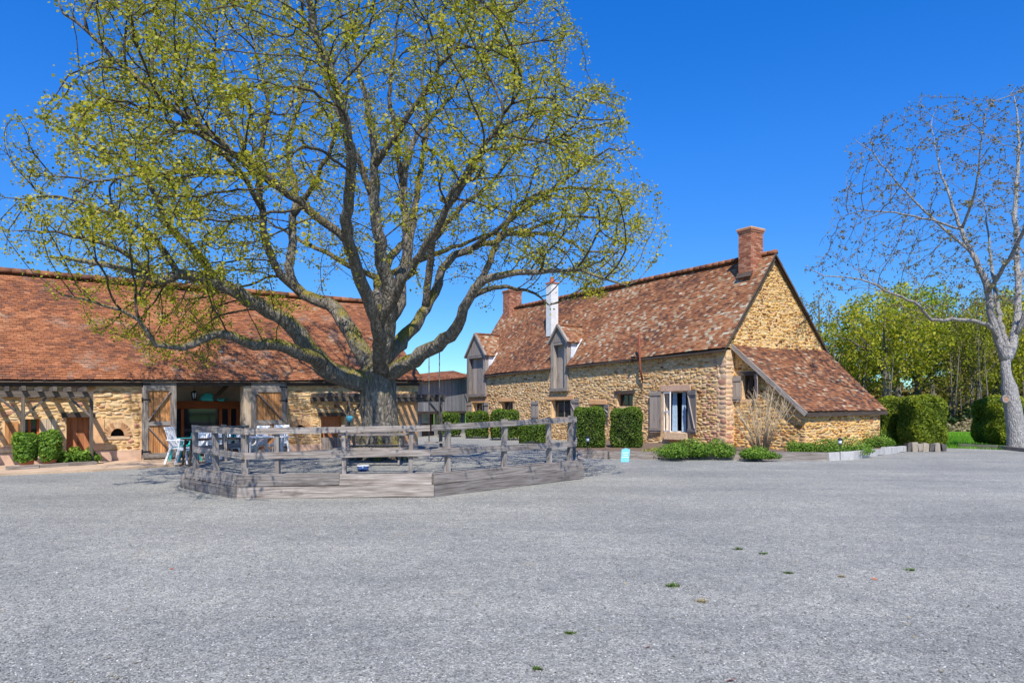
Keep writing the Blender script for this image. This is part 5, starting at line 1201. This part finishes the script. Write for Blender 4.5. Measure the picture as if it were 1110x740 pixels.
# grass on the right
rng = np.random.default_rng(10); n = 45000
gx = rng.uniform(15, 30, n); gy = rng.uniform(26, 46, n)
inside = poly_in([(x, y) for x, y in yard], gx, gy); gx, gy = gx[~inside], gy[~inside]; n = len(gx); hgt = rng.uniform(.05, .16, n); a = rng.uniform(0, 6.28, n); w_ = .012
b1 = np.stack([gx + np.cos(a) * w_, gy + np.sin(a) * w_, np.full(n, -.03)], 1); b2 = np.stack([gx - np.cos(a) * w_, gy - np.sin(a) * w_, np.full(n, -.03)], 1)
tp = np.stack([gx + rng.normal(size=n) * .04, gy + rng.normal(size=n) * .04, hgt], 1)
me = bpy.data.meshes.new('grass'); fill(me, np.stack([b1, b2, tp], 1).reshape(-1, 3), np.arange(3 * n), np.full(n, 3), rng.uniform(0, 1, n), None); me.materials.append(M['grassblade'])
o = bpy.data.objects.new('grass', me); SC.collection.objects.link(o); tag(o, 'bright green grass right of the gravel yard', 'grass'); o['kind'] = 'stuff'
# ================================================================== hedges and shrubs
axH = (uH, -nH)     # along the house front / towards the yard
def bset(px, py): return gd(px, py)
c1 = gd(641, 489) ; c2 = gd(679, 489)
for (pl, pr2_, yb, yt, lab, rs_) in ((622.5, 656.5, 489, 441, 'clipped square box bush, left of the pair in front of the house', 41), (660.5, 697, 489, 442, 'clipped square box bush behind the little blue board, right of the pair', 42)):
    yd = FPX * EYE / (yb - HOR) + .5; w = (pr2_ - pl) / FPX * yd; hgt = EYE + (HOR - yt) / FPX * yd
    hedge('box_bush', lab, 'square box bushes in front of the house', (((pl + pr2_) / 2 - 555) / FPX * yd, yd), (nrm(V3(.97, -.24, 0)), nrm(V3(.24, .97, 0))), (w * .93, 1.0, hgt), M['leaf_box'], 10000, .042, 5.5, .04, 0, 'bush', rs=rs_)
# big hedge by the lean-to
yd = 30.5
for (pl, pr_, yt, yd, lab, dp, rs_, zb) in ((952, 990, 431, 30.6, 'left, shadier block of the square hedge touching the lean-to', 1.5, 43, 0.0), (982, 1017, 429, 28.6, 'right, sunlit block of the big square hedge beyond the lean-to', 1.7, 44, 0.0)):
    w = (pr_ - pl) / FPX * yd; hgt = EYE + (HOR - yt) / FPX * yd
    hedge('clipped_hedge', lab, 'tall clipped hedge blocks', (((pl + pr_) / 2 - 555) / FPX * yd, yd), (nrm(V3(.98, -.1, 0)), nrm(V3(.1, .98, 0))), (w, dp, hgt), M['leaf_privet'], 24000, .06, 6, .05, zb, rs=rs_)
yd = 29.4; hedge('clipped_hedge', 'rounded square hedge block behind the walnut trunk', 'tall clipped hedge blocks', ((1084 - 555) / FPX * yd, yd), (X, Y_), (38 / FPX * yd, 1.8, EYE + (HOR - 430) / FPX * yd), M['leaf_privet'], 24000, .06, 5, .06, 0, rs=45)
# low clipped blocks along the far part of the front, seen through the fence
lows = [(475, 499, 447, 40.5), (505, 529, 446, 38.5), (532, 563, 444, 36.2), (563, 594, 459, 33.0)]
labs = ['low clipped hedge block left of the pale house corner', 'low clipped hedge block right of the pale house corner', 'taller clipped hedge block under the small square window', 'low loose hedge block seen through the right bays of the fence']
for i, (pl, pr_, yt, yd) in enumerate(lows):
    w = (pr_ - pl) / FPX * yd; hgt = EYE + (HOR - yt) / FPX * yd
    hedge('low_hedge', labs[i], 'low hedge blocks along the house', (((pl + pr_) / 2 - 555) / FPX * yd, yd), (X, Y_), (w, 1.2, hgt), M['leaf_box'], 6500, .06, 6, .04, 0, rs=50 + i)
# planting bed in front of the house: soil behind sleepers
kpts = [gd(614, 495), gd(657, 497.5), gd(738, 497.5), gd(812, 498.5), gd(898, 499.5), gd(925, 497), gd(958, 492.5), gd(985, 489)]
kpts_px = [(614, 495), (660, 497.5), (738, 497.5), (812, 498.5), (898, 499.5), (925, 498), (958, 492.5), (985, 489)]
bedpoly = [gd(*p) + V3(0, .1, 0) for p in kpts_px]
back = [lean(5.6, LD - .3), lean(LT0, LD - .2), lean(LT0 + .1, 0), C0 - nH * .05, FH.p(8.6, 0, -.1)]
mb = MB(); mb.prism([V3(p[0], p[1], -.02) for p in bedpoly + back], Z * .15); struct(mb.build('planting_bed', M['soil']))
kl = [('low grey timber kerb sleeper behind the little blue board', 'wood_grey', 1, 2), ('long grey timber kerb sleeper under the main window shrubs', 'wood_grey', 2, 3), ('dark grey kerb sleeper in front of the dry shrub', 'wood_grey', 3, 4), ('short pale concrete kerb block at the lean-to corner', 'concrete', 4, 5), ('worn stone kerb curving away in front of the lean-to', 'concrete', 5, 6), ('rough stone kerb ending at the square hedge', 'concrete', 6, 7), ('short grey kerb sleeper left of the box bushes', 'wood_grey', 0, 1)]
for lab, mt, i, j in kl:
    p, q_ = gd(*kpts_px[i]), gd(*kpts_px[j]); d = nrm(q_ - p); mb = MB(); n_ = 1 if mt == 'wood_grey' or i == 4 else 4
    for k in range(n_):
        a = p + (q_ - p) * (k / n_) + d * .01; b = p + (q_ - p) * ((k + 1) / n_) - d * .01
        mb.beam(a + Z * .12 + V3(0, .07, 0), b + Z * (.12 + U(-.01, .01)) + V3(0, .07, 0), .13, .26 - (.02 * k), tone=U(0, 1), jit=.012)
    tag(mb.build('kerb', M[mt], None, base=p), lab, 'kerb', 'kerb pieces edging the planting bed')
# dry-stone edging below the big hedge
mb = MB(); se = thing('stone_edging', 'short dark row of upright edging stones under the right hedge block', 'edging', tuple(gd(992, 490)))
x = 986
for k in range(7):
    p = gd(x + k * 6.2, 489.5); mb.box(p + V3(0, .1, .16), (.20 + U(-.04, .02), .2, .34 + U(-.1, .06)), (nrm(V3(1, U(-.1, .1), 0)), nrm(V3(U(-.1, .1), 1, 0)), Z), U(0, 1), .035)
mb.build('stones', M['edge_stone'], se)
# shrubs in the bed
B = [('low_shrub', 'bushy green shrub spilling over the kerb under the open casement', 746, 496, 1.0, .6, .55, 61), ('low_shrub', 'green shrub trailing from the kerb just right of the main window', 772, 495, .75, .5, .55, 62),
     ('low_shrub', 'small tuft of foliage hanging over the kerb below the dry shrub', 822, 497, .6, .35, .38, 63), ('low_shrub', 'small green clump by the reddish corner of the lean-to', 866, 492, .5, .4, .48, 64),
     ('low_shrub', 'wide green shrub in front of the lean-to wall, with the garden lamp', 912, 493, .95, .6, .62, 65), ('low_shrub', 'green shrub between the lean-to wall and the square hedge', 948, 486, .8, .6, .68, 66),
     ('low_shrub', 'thin yellow-green tuft at the foot of the wall left of the main window', 712, 492, .6, .25, .22, 67)]
for nm, lab, px, py, rx, ry, h, rs_ in B:
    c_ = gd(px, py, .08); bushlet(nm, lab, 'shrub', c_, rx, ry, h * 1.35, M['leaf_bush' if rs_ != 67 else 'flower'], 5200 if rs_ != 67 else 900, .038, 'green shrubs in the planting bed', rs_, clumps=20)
# dry twiggy shrub
rng = np.random.default_rng(70); c_ = gd(826, 491, .1); ds = thing('bare_shrub', 'bare straw-coloured twiggy shrub against the side wall of the lean-to', 'shrub', tuple(c_)); mb = MB()
for k in range(60):
    a = rng.uniform(0, 6.28); r = rng.uniform(.2, 1.15); h = rng.uniform(1.2, 2.35) * (1.05 - r * .28); e = c_ + V3(math.cos(a) * r, math.sin(a) * r * .6, h); m_ = c_ + (e - c_) * .5 + V3(math.cos(a) * .06, 0, .12); b0 = c_ + V3(math.cos(a) * .12, math.sin(a) * .1, -.05)
    mb.tube([b0, m_, e], [.016, .011, .005], 3)
    for j in range(7):
        f = rng.uniform(.35, 1); p = m_ * (1 - f) + e * f; mb.tube([p, p + V3(rng.normal() * .14, rng.normal() * .1, rng.uniform(.08, .35))], [.006, .003], 3)
mb.build('twigs', M['twig'], ds)
# ================================================================== pergolas
def pergola(lab, s0, s1, out, zt, n, posts, label_group='timber pergolas along the barn', F=FB):
    r = thing('pergola', lab, 'pergola', tuple(F.p((s0 + s1) / 2, 0, out)), label_group)
    for o_ in (.06, out):
        mb = MB(); mb.beam(F.p(s0, zt - .16, o_), F.p(s1, zt - .16, o_), .08, .15); mb.build('beam', M['wood_aged'], r)
    for k in range(n):
        s = s0 + (s1 - s0) * (k + .3) / n; mb = MB(); mb.beam(F.p(s, zt - .03, .03), F.p(s + U(-.03, .03), zt - .03 + U(-.01, .02), out + .38), .085, .12, jit=.004); mb.build('rafter', M['wood_aged'], r)
    for s in posts:
        mb = MB(); mb.beam(F.p(s, 0, out), F.p(s, zt - .24, out), .085, .085, up=F.u); mb.build('post', M['wood_aged'], r)
        for sg in (-1, 1):
            if s0 < s + sg * .5 < s1: mb = MB(); mb.beam(F.p(s, zt - .78, out), F.p(s + sg * .52, zt - .26, out), .06, .07, up=F.n); mb.build('brace', M['wood_aged'], r)
    return r
OP = 1.05
pergola('grey timber pergola over the planters at the left end of the barn', B0 + .6, FB.s_at(101, OP), OP, 2.16, 19, (FB.s_at(-70, OP), FB.s_at(25, OP), FB.s_at(99, OP)))
pergola('grey timber pergola beside the big tree trunk at the far end of the barn', FB.s_at(352, 1.3), FB.s_at(482, 1.3), 1.3, 2.10, 18, (FB.s_at(378, 1.3), FB.s_at(478, 1.3)))
# planters and plants under the left pergola
mb = MB(); p, q_ = gd(4, 512), gd(102, 505.5); n_ = 1
for k in range(3): mb.beam(p + (q_ - p) * k / 3 + Z * .08 + V3(-.0, .1, 0), p + (q_ - p) * (k + .97) / 3 + Z * .08 + V3(0, .1, 0), .16, .14, tone=U(0, 1), jit=.01)
tag(mb.build('kerb', M['wood_grey'], None, base=p), 'low timber edging under the left pergola', 'kerb')
def potted(px0, px1, yt, yb, lab, rs_, mat='leaf_bush', group='box bushes in pots under the left pergola'):
    c = gd((px0 + px1) / 2, yb, .055) + V3(.0, .15, 0); w = (px1 - px0) / FPX * c[1]; ht = (EYE + (HOR - yt) / FPX * c[1]) - .16
    r = hedge('potted_bush', lab, group, (c[0], c[1]), (X, Y_), (w, w * .8, ht), M[mat], 3600, .055, 3.4, .05, .16, 'potted plant', rs=rs_)
    mb = MB(); mb.lathe((c[0], c[1], .05), [(.13, 0), (.17, .14), (.20, .22), (.21, .26), (.17, .26)], 16); mb.build('pot', M['terracotta'], r)
potted(13.5, 35, 470, 507, 'rounded green bush in a terracotta pot behind the left pergola post', 71)
potted(40, 59, 468, 506, 'upright green bush in a terracotta pot right of the pergola post', 72)
for px, py, lab, rs_, tc_ in ((66, 504, 'low yellow-green plant beside the upright potted bush', 73, False), (77, 503.5, 'low green plant in front of the brown barn hatch', 74, False), (91, 502.5, 'leafy plant in a terracotta trough by the right pergola post', 75, True)):
    c = gd(px, py, .06); r = bushlet('low_plant', lab, 'plant', c + Z * .05, .36, .3, .55, M['leaf_bush'], 900, .06, 'low plants under the left pergola', rs_, clumps=5)
    if tc_: mb = MB(); mb.box(c + Z * .12 + V3(-.15, -.12, 0), (.85, .28, .24), (FB.u, FB.n, Z), jit=.01); mb.build('trough', M['terracotta'], r)
# ================================================================== terrace furniture at the barn door
def plastic_chair(mat='white'):
    r = thing('garden_chair', 'x', 'chair'); m = M[mat]
    mb = MB()                                                   # seat, front is +x
    for k in range(6): mb.box(V3(-.16 + .075 * k, 0, .43 + .004 * k), (.062, .46, .018))
    mb.box(V3(.25, 0, .42), (.05, .48, .05)); mb.build('seat', m, r)
    mb = MB(); d = nrm(V3(-.28, 0, 1)); nb = nrm(V3(1, 0, .28))
    for k in range(6): mb.box(V3(-.22, 0, .46) + d * .27 + V3(0, -.19 + .076 * k, 0), (.02, .05, .52), (nb, Y_, d))
    mb.box(V3(-.22, 0, .46) + d * .56, (.03, .48, .08), (nb, Y_, d)); mb.box(V3(-.22, 0, .46) + d * .03, (.03, .48, .05), (nb, Y_, d)); mb.build('backrest', m, r)
    for sy in (-1, 1):
        mb = MB(); mb.beam(V3(.26, sy * .25, .44), V3(.34, sy * .27, 0), .045, .05); mb.beam(V3(.26, sy * .25, .44), V3(.22, sy * .26, .66), .045, .045); mb.build('leg', m, r)
        mb = MB(); mb.beam(V3(-.18, sy * .25, .46), V3(-.34, sy * .27, 0), .045, .05); mb.build('leg', m, r)
        mb = MB(); mb.box(V3(-.03, sy * .26, .67), (.52, .055, .028)); mb.build('armrest', m, r)
    return r
def table(mat='white', L=1.5, W=.85, h=.72):
    r = thing('garden_table', 'x', 'table'); mb = MB()
    for k in range(7): mb.box(V3(0, -W / 2 + W * (k + .5) / 7, h), (L, W / 7 - .012, .025))
    mb.build('tabletop', M[mat], r)
    for sx in (-1, 1):
        for sy in (-1, 1): mb = MB(); mb.beam(V3(sx * (L / 2 - .12), sy * (W / 2 - .1), h), V3(sx * (L / 2 - .05), sy * (W / 2 - .06), 0), .05, .05); mb.build('leg', M[mat], r)
    return r
pz = .055
cw_ = plastic_chair('white'); ct_ = plastic_chair('teal'); GC = 'garden chairs on the barn terrace'
def cpos(px, py): return gd(px, py, pz)
ch_ = [(cw_, 197, 502, -.1, 'white plastic garden chair seen side-on, at the left door leaf'), (ct_, 201, 499.5, -2.2, 'turquoise garden chair just behind the side-on white chair'),
       (cw_, 209, 503, -2.0, 'white garden chair turned away, right of the turquoise one'), (cw_, 226, 500.5, -1.7, 'white garden chair in front of the left half of the glazed screen'),
       (cw_, 239, 501, -1.4, 'white garden chair at the middle of the barn doorway'), (ct_, 256, 500, -1.2, 'turquoise garden chair by the pale door post'), (cw_, 248, 502, -2.4, 'white garden chair left of the turquoise one by the door post'),
       (cw_, 277, 499, -1.9, 'white garden chair before the right door leaf, nearer the post'), (cw_, 301, 497, -1.6, 'white garden chair at the outer edge of the right door leaf')]
used = set()
for src, px, py, rz, lab in ch_:
    p = cpos(px, py)
    if src.name not in used: used.add(src.name); move(src, tuple(p), rz); src['label'] = lab; o = src
    else: o = dup(src, tuple(p), rz, lab)
    o['group'] = GC
tt = table('wood_dark', 1.5, .85); move(tt, tuple(cpos(231, 503.5)), AB * -1 + math.pi / 2); tt['label'] = 'dark slatted terrace table before the barn doorway'; tt['group'] = 'tables on the barn terrace'
t2 = table('white', 1.3, .8); move(t2, tuple(cpos(288, 499.5)), math.pi / 2 - AB); t2['label'] = 'white slatted terrace table before the right door leaf'; t2['group'] = 'tables on the barn terrace'
# objects hanging and lying in the loft above the door
lt = thing('hanging_lantern', 'dark iron lantern hanging in the open loft above the barn doorway', 'lantern', tuple(FB.p(FB.s_at(210.5, -.6), 2.36, -.6)))
c_ = FB.p(FB.s_at(210.5, -.6), 0, -.6); mb = MB()
mb.lathe((c_[0], c_[1], 2.20), [(.01, 0), (.10, -.05), (.11, -.07)], 6)
for k in range(6): a = k * math.pi / 3; mb.tube([c_ + V3(.10 * math.cos(a), .10 * math.sin(a), 2.13), c_ + V3(.06 * math.cos(a), .06 * math.sin(a), 1.93)], .012, 4)
mb.lathe((c_[0], c_[1], 1.90), [(.02, -.03), (.07, 0), (.07, .03)], 6); mb.tube([c_ + Z * 2.2, c_ + Z * 2.44], .008, 4); mb.build('lantern_frame', M['iron'], lt)
mb = MB(); mb.lathe((c_[0], c_[1], 1.94), [(.04, 0), (.075, .18)], 6); mb.build('lantern_glass', M['card'], lt)
s_ = FB.s_at(226, -1.2); c_ = FB.p(s_, 1.64, -1.3); mb = MB()
rings = [[c_ + FB.u * (r_ * math.cos(a)) + FB.n * .25 * r_ * math.sin(a) + Z * z_ for a in np.linspace(0, 2 * math.pi, 16, endpoint=False)] for r_, z_ in ((.22, .23), (.25, .28), (.22, .36), (.14, .46), (.03, .50))]
mb.ring_surf(rings); tag(mb.build('cloth_bundle', M['teal_cloth'], None, True, base=c_), 'turquoise bundle of cloth lying on the loft beam above the doorway', 'cloth bundle')
s_ = FB.s_at(241, -1.2); c_ = FB.p(s_, 1.86, -1.35); mb = MB(); 
mb.ring_surf([[c_ + FB.u * (r_ * math.cos(a) + z_ * .3) + FB.n * .2 * math.sin(a) * r_ + Z * z_ for a in np.linspace(0, 2 * math.pi, 14, endpoint=False)] for r_, z_ in ((.06, 0), (.14, .04), (.20, .08), (.17, .085))])
tag(mb.build('basket', M['teal'], None, True, base=c_), 'shallow turquoise basket on the loft beam by the diagonal timber', 'basket')
# ================================================================== under the oak
pt = thing('picnic_table', 'grey picnic table with attached benches in front of the oak trunk', 'picnic table', tuple(T(406, 500, 15.4) * V3(1, 1, 0) + Z * TZ))
c_ = T(406, 500, 15.4) * V3(1, 1, 0) + Z * TZ; ax_ = nrm(V3(1, .05, 0)); ay_ = V3(-ax_[1], ax_[0], 0)
mb = MB()
for k in range(4): mb.box(c_ + Z * .64 + ay_ * (-.26 + .175 * k), (1.45, .16, .035), (ax_, ay_, Z), U(0, 1))
mb.build('tabletop', M['wood_grey'], pt)
for sy in (-1, 1):
    mb = MB(); mb.box(c_ + Z * .36 + ay_ * sy * .66, (1.5, .24, .04), (ax_, ay_, Z), U(0, 1)); mb.build('seat', M['wood_grey'], pt)
for sx in (-1, 1):
    mb = MB(); e = c_ + ax_ * sx * .55; mb.beam(e + Z * .30 + ay_ * -.75, e + Z * .30 + ay_ * .75, .04, .09)
    for sy in (-1, 1): mb.beam(e + Z * .62 + ay_ * sy * .2 + ax_ * .045, e + ay_ * sy * .62 + ax_ * .045, .04, .09)
    mb.build('leg', M['wood_grey'], pt)
sw = thing('rope_swing', 'wooden swing seat on two long ropes hanging from the oak, right of its trunk', 'swing', tuple(V3((470 - 555) / FPX * 16.0, 16.0, .85)))
sx0, sx1, sy_ = (466.2 - 555) / FPX * 15.7, (474.6 - 555) / FPX * 15.7, 15.75
for x_, zt in ((sx0 - .03, 3.0), (sx1 + .03, 3.15)): mb = MB(); mb.tube([V3(x_, sy_, .86), V3(x_, sy_, zt)], .012, 5); mb.build('rope', M['rope'], sw)
mb = MB(); mb.box(V3((sx0 + sx1) / 2, sy_, .85), (.42, .17, .03)); mb.build('seat', M['wood_grey'], sw)
c_ = gd(393.5, 510, TZ); c_[1] = (EYE - TZ) * FPX / (510 - HOR); c_ = V3((393.5 - 555) / FPX * 13.6, 13.6, TZ)
bl = thing('dog_bowl', 'small blue bowl with a pale rim on the gravel inside the enclosure', 'bowl', tuple(c_))
mb = MB(); mb.lathe(c_, [(.10, 0), (.115, .09), (.10, .09), (.085, .03)], 18); mb.build('basin', M['blue_dark'], bl)
mb = MB(); mb.lathe(c_, [(.113, .088), (.122, .095), (.118, .108), (.10, .10)], 18); mb.build('rim', M['white_paint'], bl)
s_ = FB.s_at(379, 1.42); c_ = FB.p(s_, 1.28, 1.42); wc = thing('hanging_pot', 'small blue pot hanging from the pergola post left of the oak trunk', 'pot', tuple(c_))
mb = MB(); mb.lathe(c_ - Z * .12, [(.08, 0), (.12, .2), (.10, .2)], 12); mb.build('pot', M['blue_paint'], wc); mb = MB(); mb.tube([c_ + Z * .08, c_ + Z * .4], .006, 4); mb.build('wire', M['iron'], wc)
# ================================================================== small things by the house
c_ = gd(677, 500); sg = thing('leaning_board', 'small light blue board propped against the kerb before the box bushes', 'board', tuple(c_))
d = nrm(V3(.16, .42, 1)); e = nrm(np.cross(d, V3(0, -1, 0))); e = nrm(V3(1, -.05, 0)); nn_ = nrm(np.cross(e, d)); mb = MB(); mb.box(c_ + d * .20 + V3(-.02, -.16, 0), (.25, .022, .42), (e, nn_, d)); mb.build('panel', M['blue_paint'], sg)
mb = MB(); mb.box(c_ + d * .42 + V3(-.02, -.16, 0), (.10, .03, .035), (e, nn_, d)); mb.build('handle', M['blue_paint'], sg)
mb = MB(); sg_n = nn_ if nn_[1] < 0 else -nn_
for k, w_ in enumerate((.18, .14, .2)): mb.box(c_ + d * (.29 - .07 * k) + V3(-.02, -.16, 0) + sg_n * .0135, (w_, .003, .014), (e, nn_, d))
mb.build('lettering', M['white_paint'], sg)
def lamp(px, py, lab):
    c = gd(px, py, .08); r = thing('garden_lamp', lab, 'garden lamp', tuple(c), 'small stake lamps in the planting bed')
    mb = MB(); mb.tube([c - Z * .1, c + Z * .42], .014, 6); mb.lathe(c, [(.02, .40), (.07, .42), (.03, .43)], 12); mb.lathe(c, [(.085, .56), (.06, .60), (.01, .63)], 12)
    mb.build('stake', M['iron'], r); mb = MB(); mb.lathe(c, [(.05, .43), (.06, .56)], 12); mb.build('lamp_glass', M['card'], r)
lamp(637, 492.5, 'small stake lamp in front of the left box bush'); lamp(910.5, 496, 'small stake lamp among the shrubs before the lean-to')
# low timber edging on the right between gravel and grass
for i, (a, b, lab) in enumerate((((1040, 484.5), (1082, 486.5), 'low dark timber edging between gravel and grass, left of the walnut'), ((1083, 486.5), (1135, 492), 'low dark timber edging between gravel and grass, below the walnut'))):
    p, q_ = gd(*a), gd(*b); mb = MB(); mb.beam(p + Z * .06, q_ + Z * .06, .14, .16, tone=0, jit=.012); tag(mb.build('kerb', M['wood_shutter'], None, base=p), lab, 'kerb', 'timber edging at the lawn')
# ================================================================== loose chips, weeds and leaves on the gravel
rng = np.random.default_rng(77); n = 30000
yy = 3.4 + 9 * rng.uniform(0, 1, n) ** 1.7; xx = rng.uniform(-.86, .86, n) * yy * 1.0
sz = rng.uniform(.0035, .009, n) * (1 + .25 * (rng.uniform(0, 1, n) > .95)); oc = np.array([(1, 0, 0), (0, 1, 0), (-1, 0, 0), (0, -1, 0), (0, 0, .75), (0, 0, -.4)], float)
ang = rng.uniform(0, 6.28, n); V = oc[None] * sz[:, None, None] * rng.uniform(.6, 1.3, (n, 6, 1)); ca, sa = np.cos(ang)[:, None], np.sin(ang)[:, None]
Vx = V[:, :, 0] * ca - V[:, :, 1] * sa + xx[:, None]; Vy = V[:, :, 0] * sa + V[:, :, 1] * ca + yy[:, None]; Vz = V[:, :, 2] + .003
keep = ~poly_in([(p[0], p[1]) for p in ring], xx, yy); Vx, Vy, Vz = Vx[keep], Vy[keep], Vz[keep]; n = len(Vx)
tri = np.array([(0, 1, 4), (1, 2, 4), (2, 3, 4), (3, 0, 4), (1, 0, 5), (2, 1, 5), (3, 2, 5), (0, 3, 5)])
idx = (tri[None] + 6 * np.arange(n)[:, None, None]).ravel(); tn = np.repeat(np.clip(rng.normal(.55, .25, n), 0, 1), 8)
me = bpy.data.meshes.new('gravel_chips'); fill(me, np.stack([Vx, Vy, Vz], 2).reshape(-1, 3), idx, np.full(8 * n, 3), tn, None); me.materials.append(M['pebble'])
o = bpy.data.objects.new('gravel_chips', me); SC.collection.objects.link(o); tag(o, 'loose grey stone chips strewn over the yard', 'gravel'); o['kind'] = 'stuff'
rng = np.random.default_rng(78); n = 420; ly = 3.8 + 20 * rng.uniform(0, 1, n) ** 1.3; lx = rng.uniform(-.75, .75, n) * ly; kp = ~poly_in([(p[0], p[1]) for p in ring], lx, ly) & (ly < 22); n = int(kp.sum())
o = leaf_object('leaf_litter', np.stack([lx[kp], ly[kp], np.full(n, .012)], 1), .016, M['drygrass'], None, normal=np.tile(Z, (n, 1)), spread=.3, rng=rng, aspect=1.8, base=V3(0, 8, 0)); tag(o, 'sparse dry leaf bits and straw scattered over the gravel', 'leaf litter'); o['kind'] = 'stuff'
def weed(px, py, r_, lab, rs_, mat='leaf_bush'):
    c = gd(px, py); rng = np.random.default_rng(rs_); n = 60; mb = MB()
    for k in range(n):
        a = rng.uniform(0, 6.28); L = r_ * rng.uniform(.4, 1); b = c + V3(rng.normal() * r_ * .35, rng.normal() * r_ * .25, 0); t = b + V3(math.cos(a) * L * .6, math.sin(a) * L * .6, L * .45); s_ = V3(-math.sin(a), math.cos(a), 0) * .006
        mb.face([b - s_, b + s_, t], rng.uniform(0, 1))
    tag(mb.build('weed_tuft', M[mat], None, base=c), lab, 'weed', 'weed tufts in the gravel')
for i, (px, py, r_, lab, mt) in enumerate(((729, 635, .09, 'flat green weed in the middle of the foreground gravel', 'weed'), (760, 652, .07, 'small olive weed just right of the flat green one', 'drygrass'), (800, 595, .07, 'green weed topmost in the right-hand gravel', 'weed'), (827, 600, .06, 'tiny weed right of the topmost one', 'weed'),
        (855, 621, .06, 'short weed in the right gravel beyond the olive one', 'weed'), (987, 618, .06, 'small green weed far right in the gravel', 'weed'), (617, 686, .05, 'tiny green weed left of centre near the lower edge', 'weed'), (582, 725, .045, 'lowest weed, close to the bottom edge', 'weed'), (913, 625, .05, 'small weed between the two right-hand ones', 'drygrass'))): weed(px, py, r_, lab, 80 + i, mt)
def dead_leaf(px, py, lab, s=.035):
    c = gd(px, py); mb = MB(); a = U(0, 6); d = V3(math.cos(a), math.sin(a), 0); e = V3(-d[1], d[0], 0)
    mb.face([c - d * s + Z * .006, c + e * s * .5 + Z * .004, c + d * s + Z * .018, c + Z * .006], .2); mb.face([c - d * s + Z * .006, c + Z * .006, c + d * s + Z * .018, c - e * s * .5 + Z * .016], .6)
    tag(mb.build('fallen_leaf', M['terracotta'], None, base=c), lab, 'leaf', 'dead leaves on the gravel')
dead_leaf(792, 738, 'orange dead leaf at the bottom edge of the gravel'); dead_leaf(702, 702, 'orange dead leaf in the lower gravel below the flat weed', .03); dead_leaf(186, 617, 'pale dead leaf alone on the left gravel', .03); dead_leaf(948, 628, 'tiny dead leaf on the far right gravel', .03)
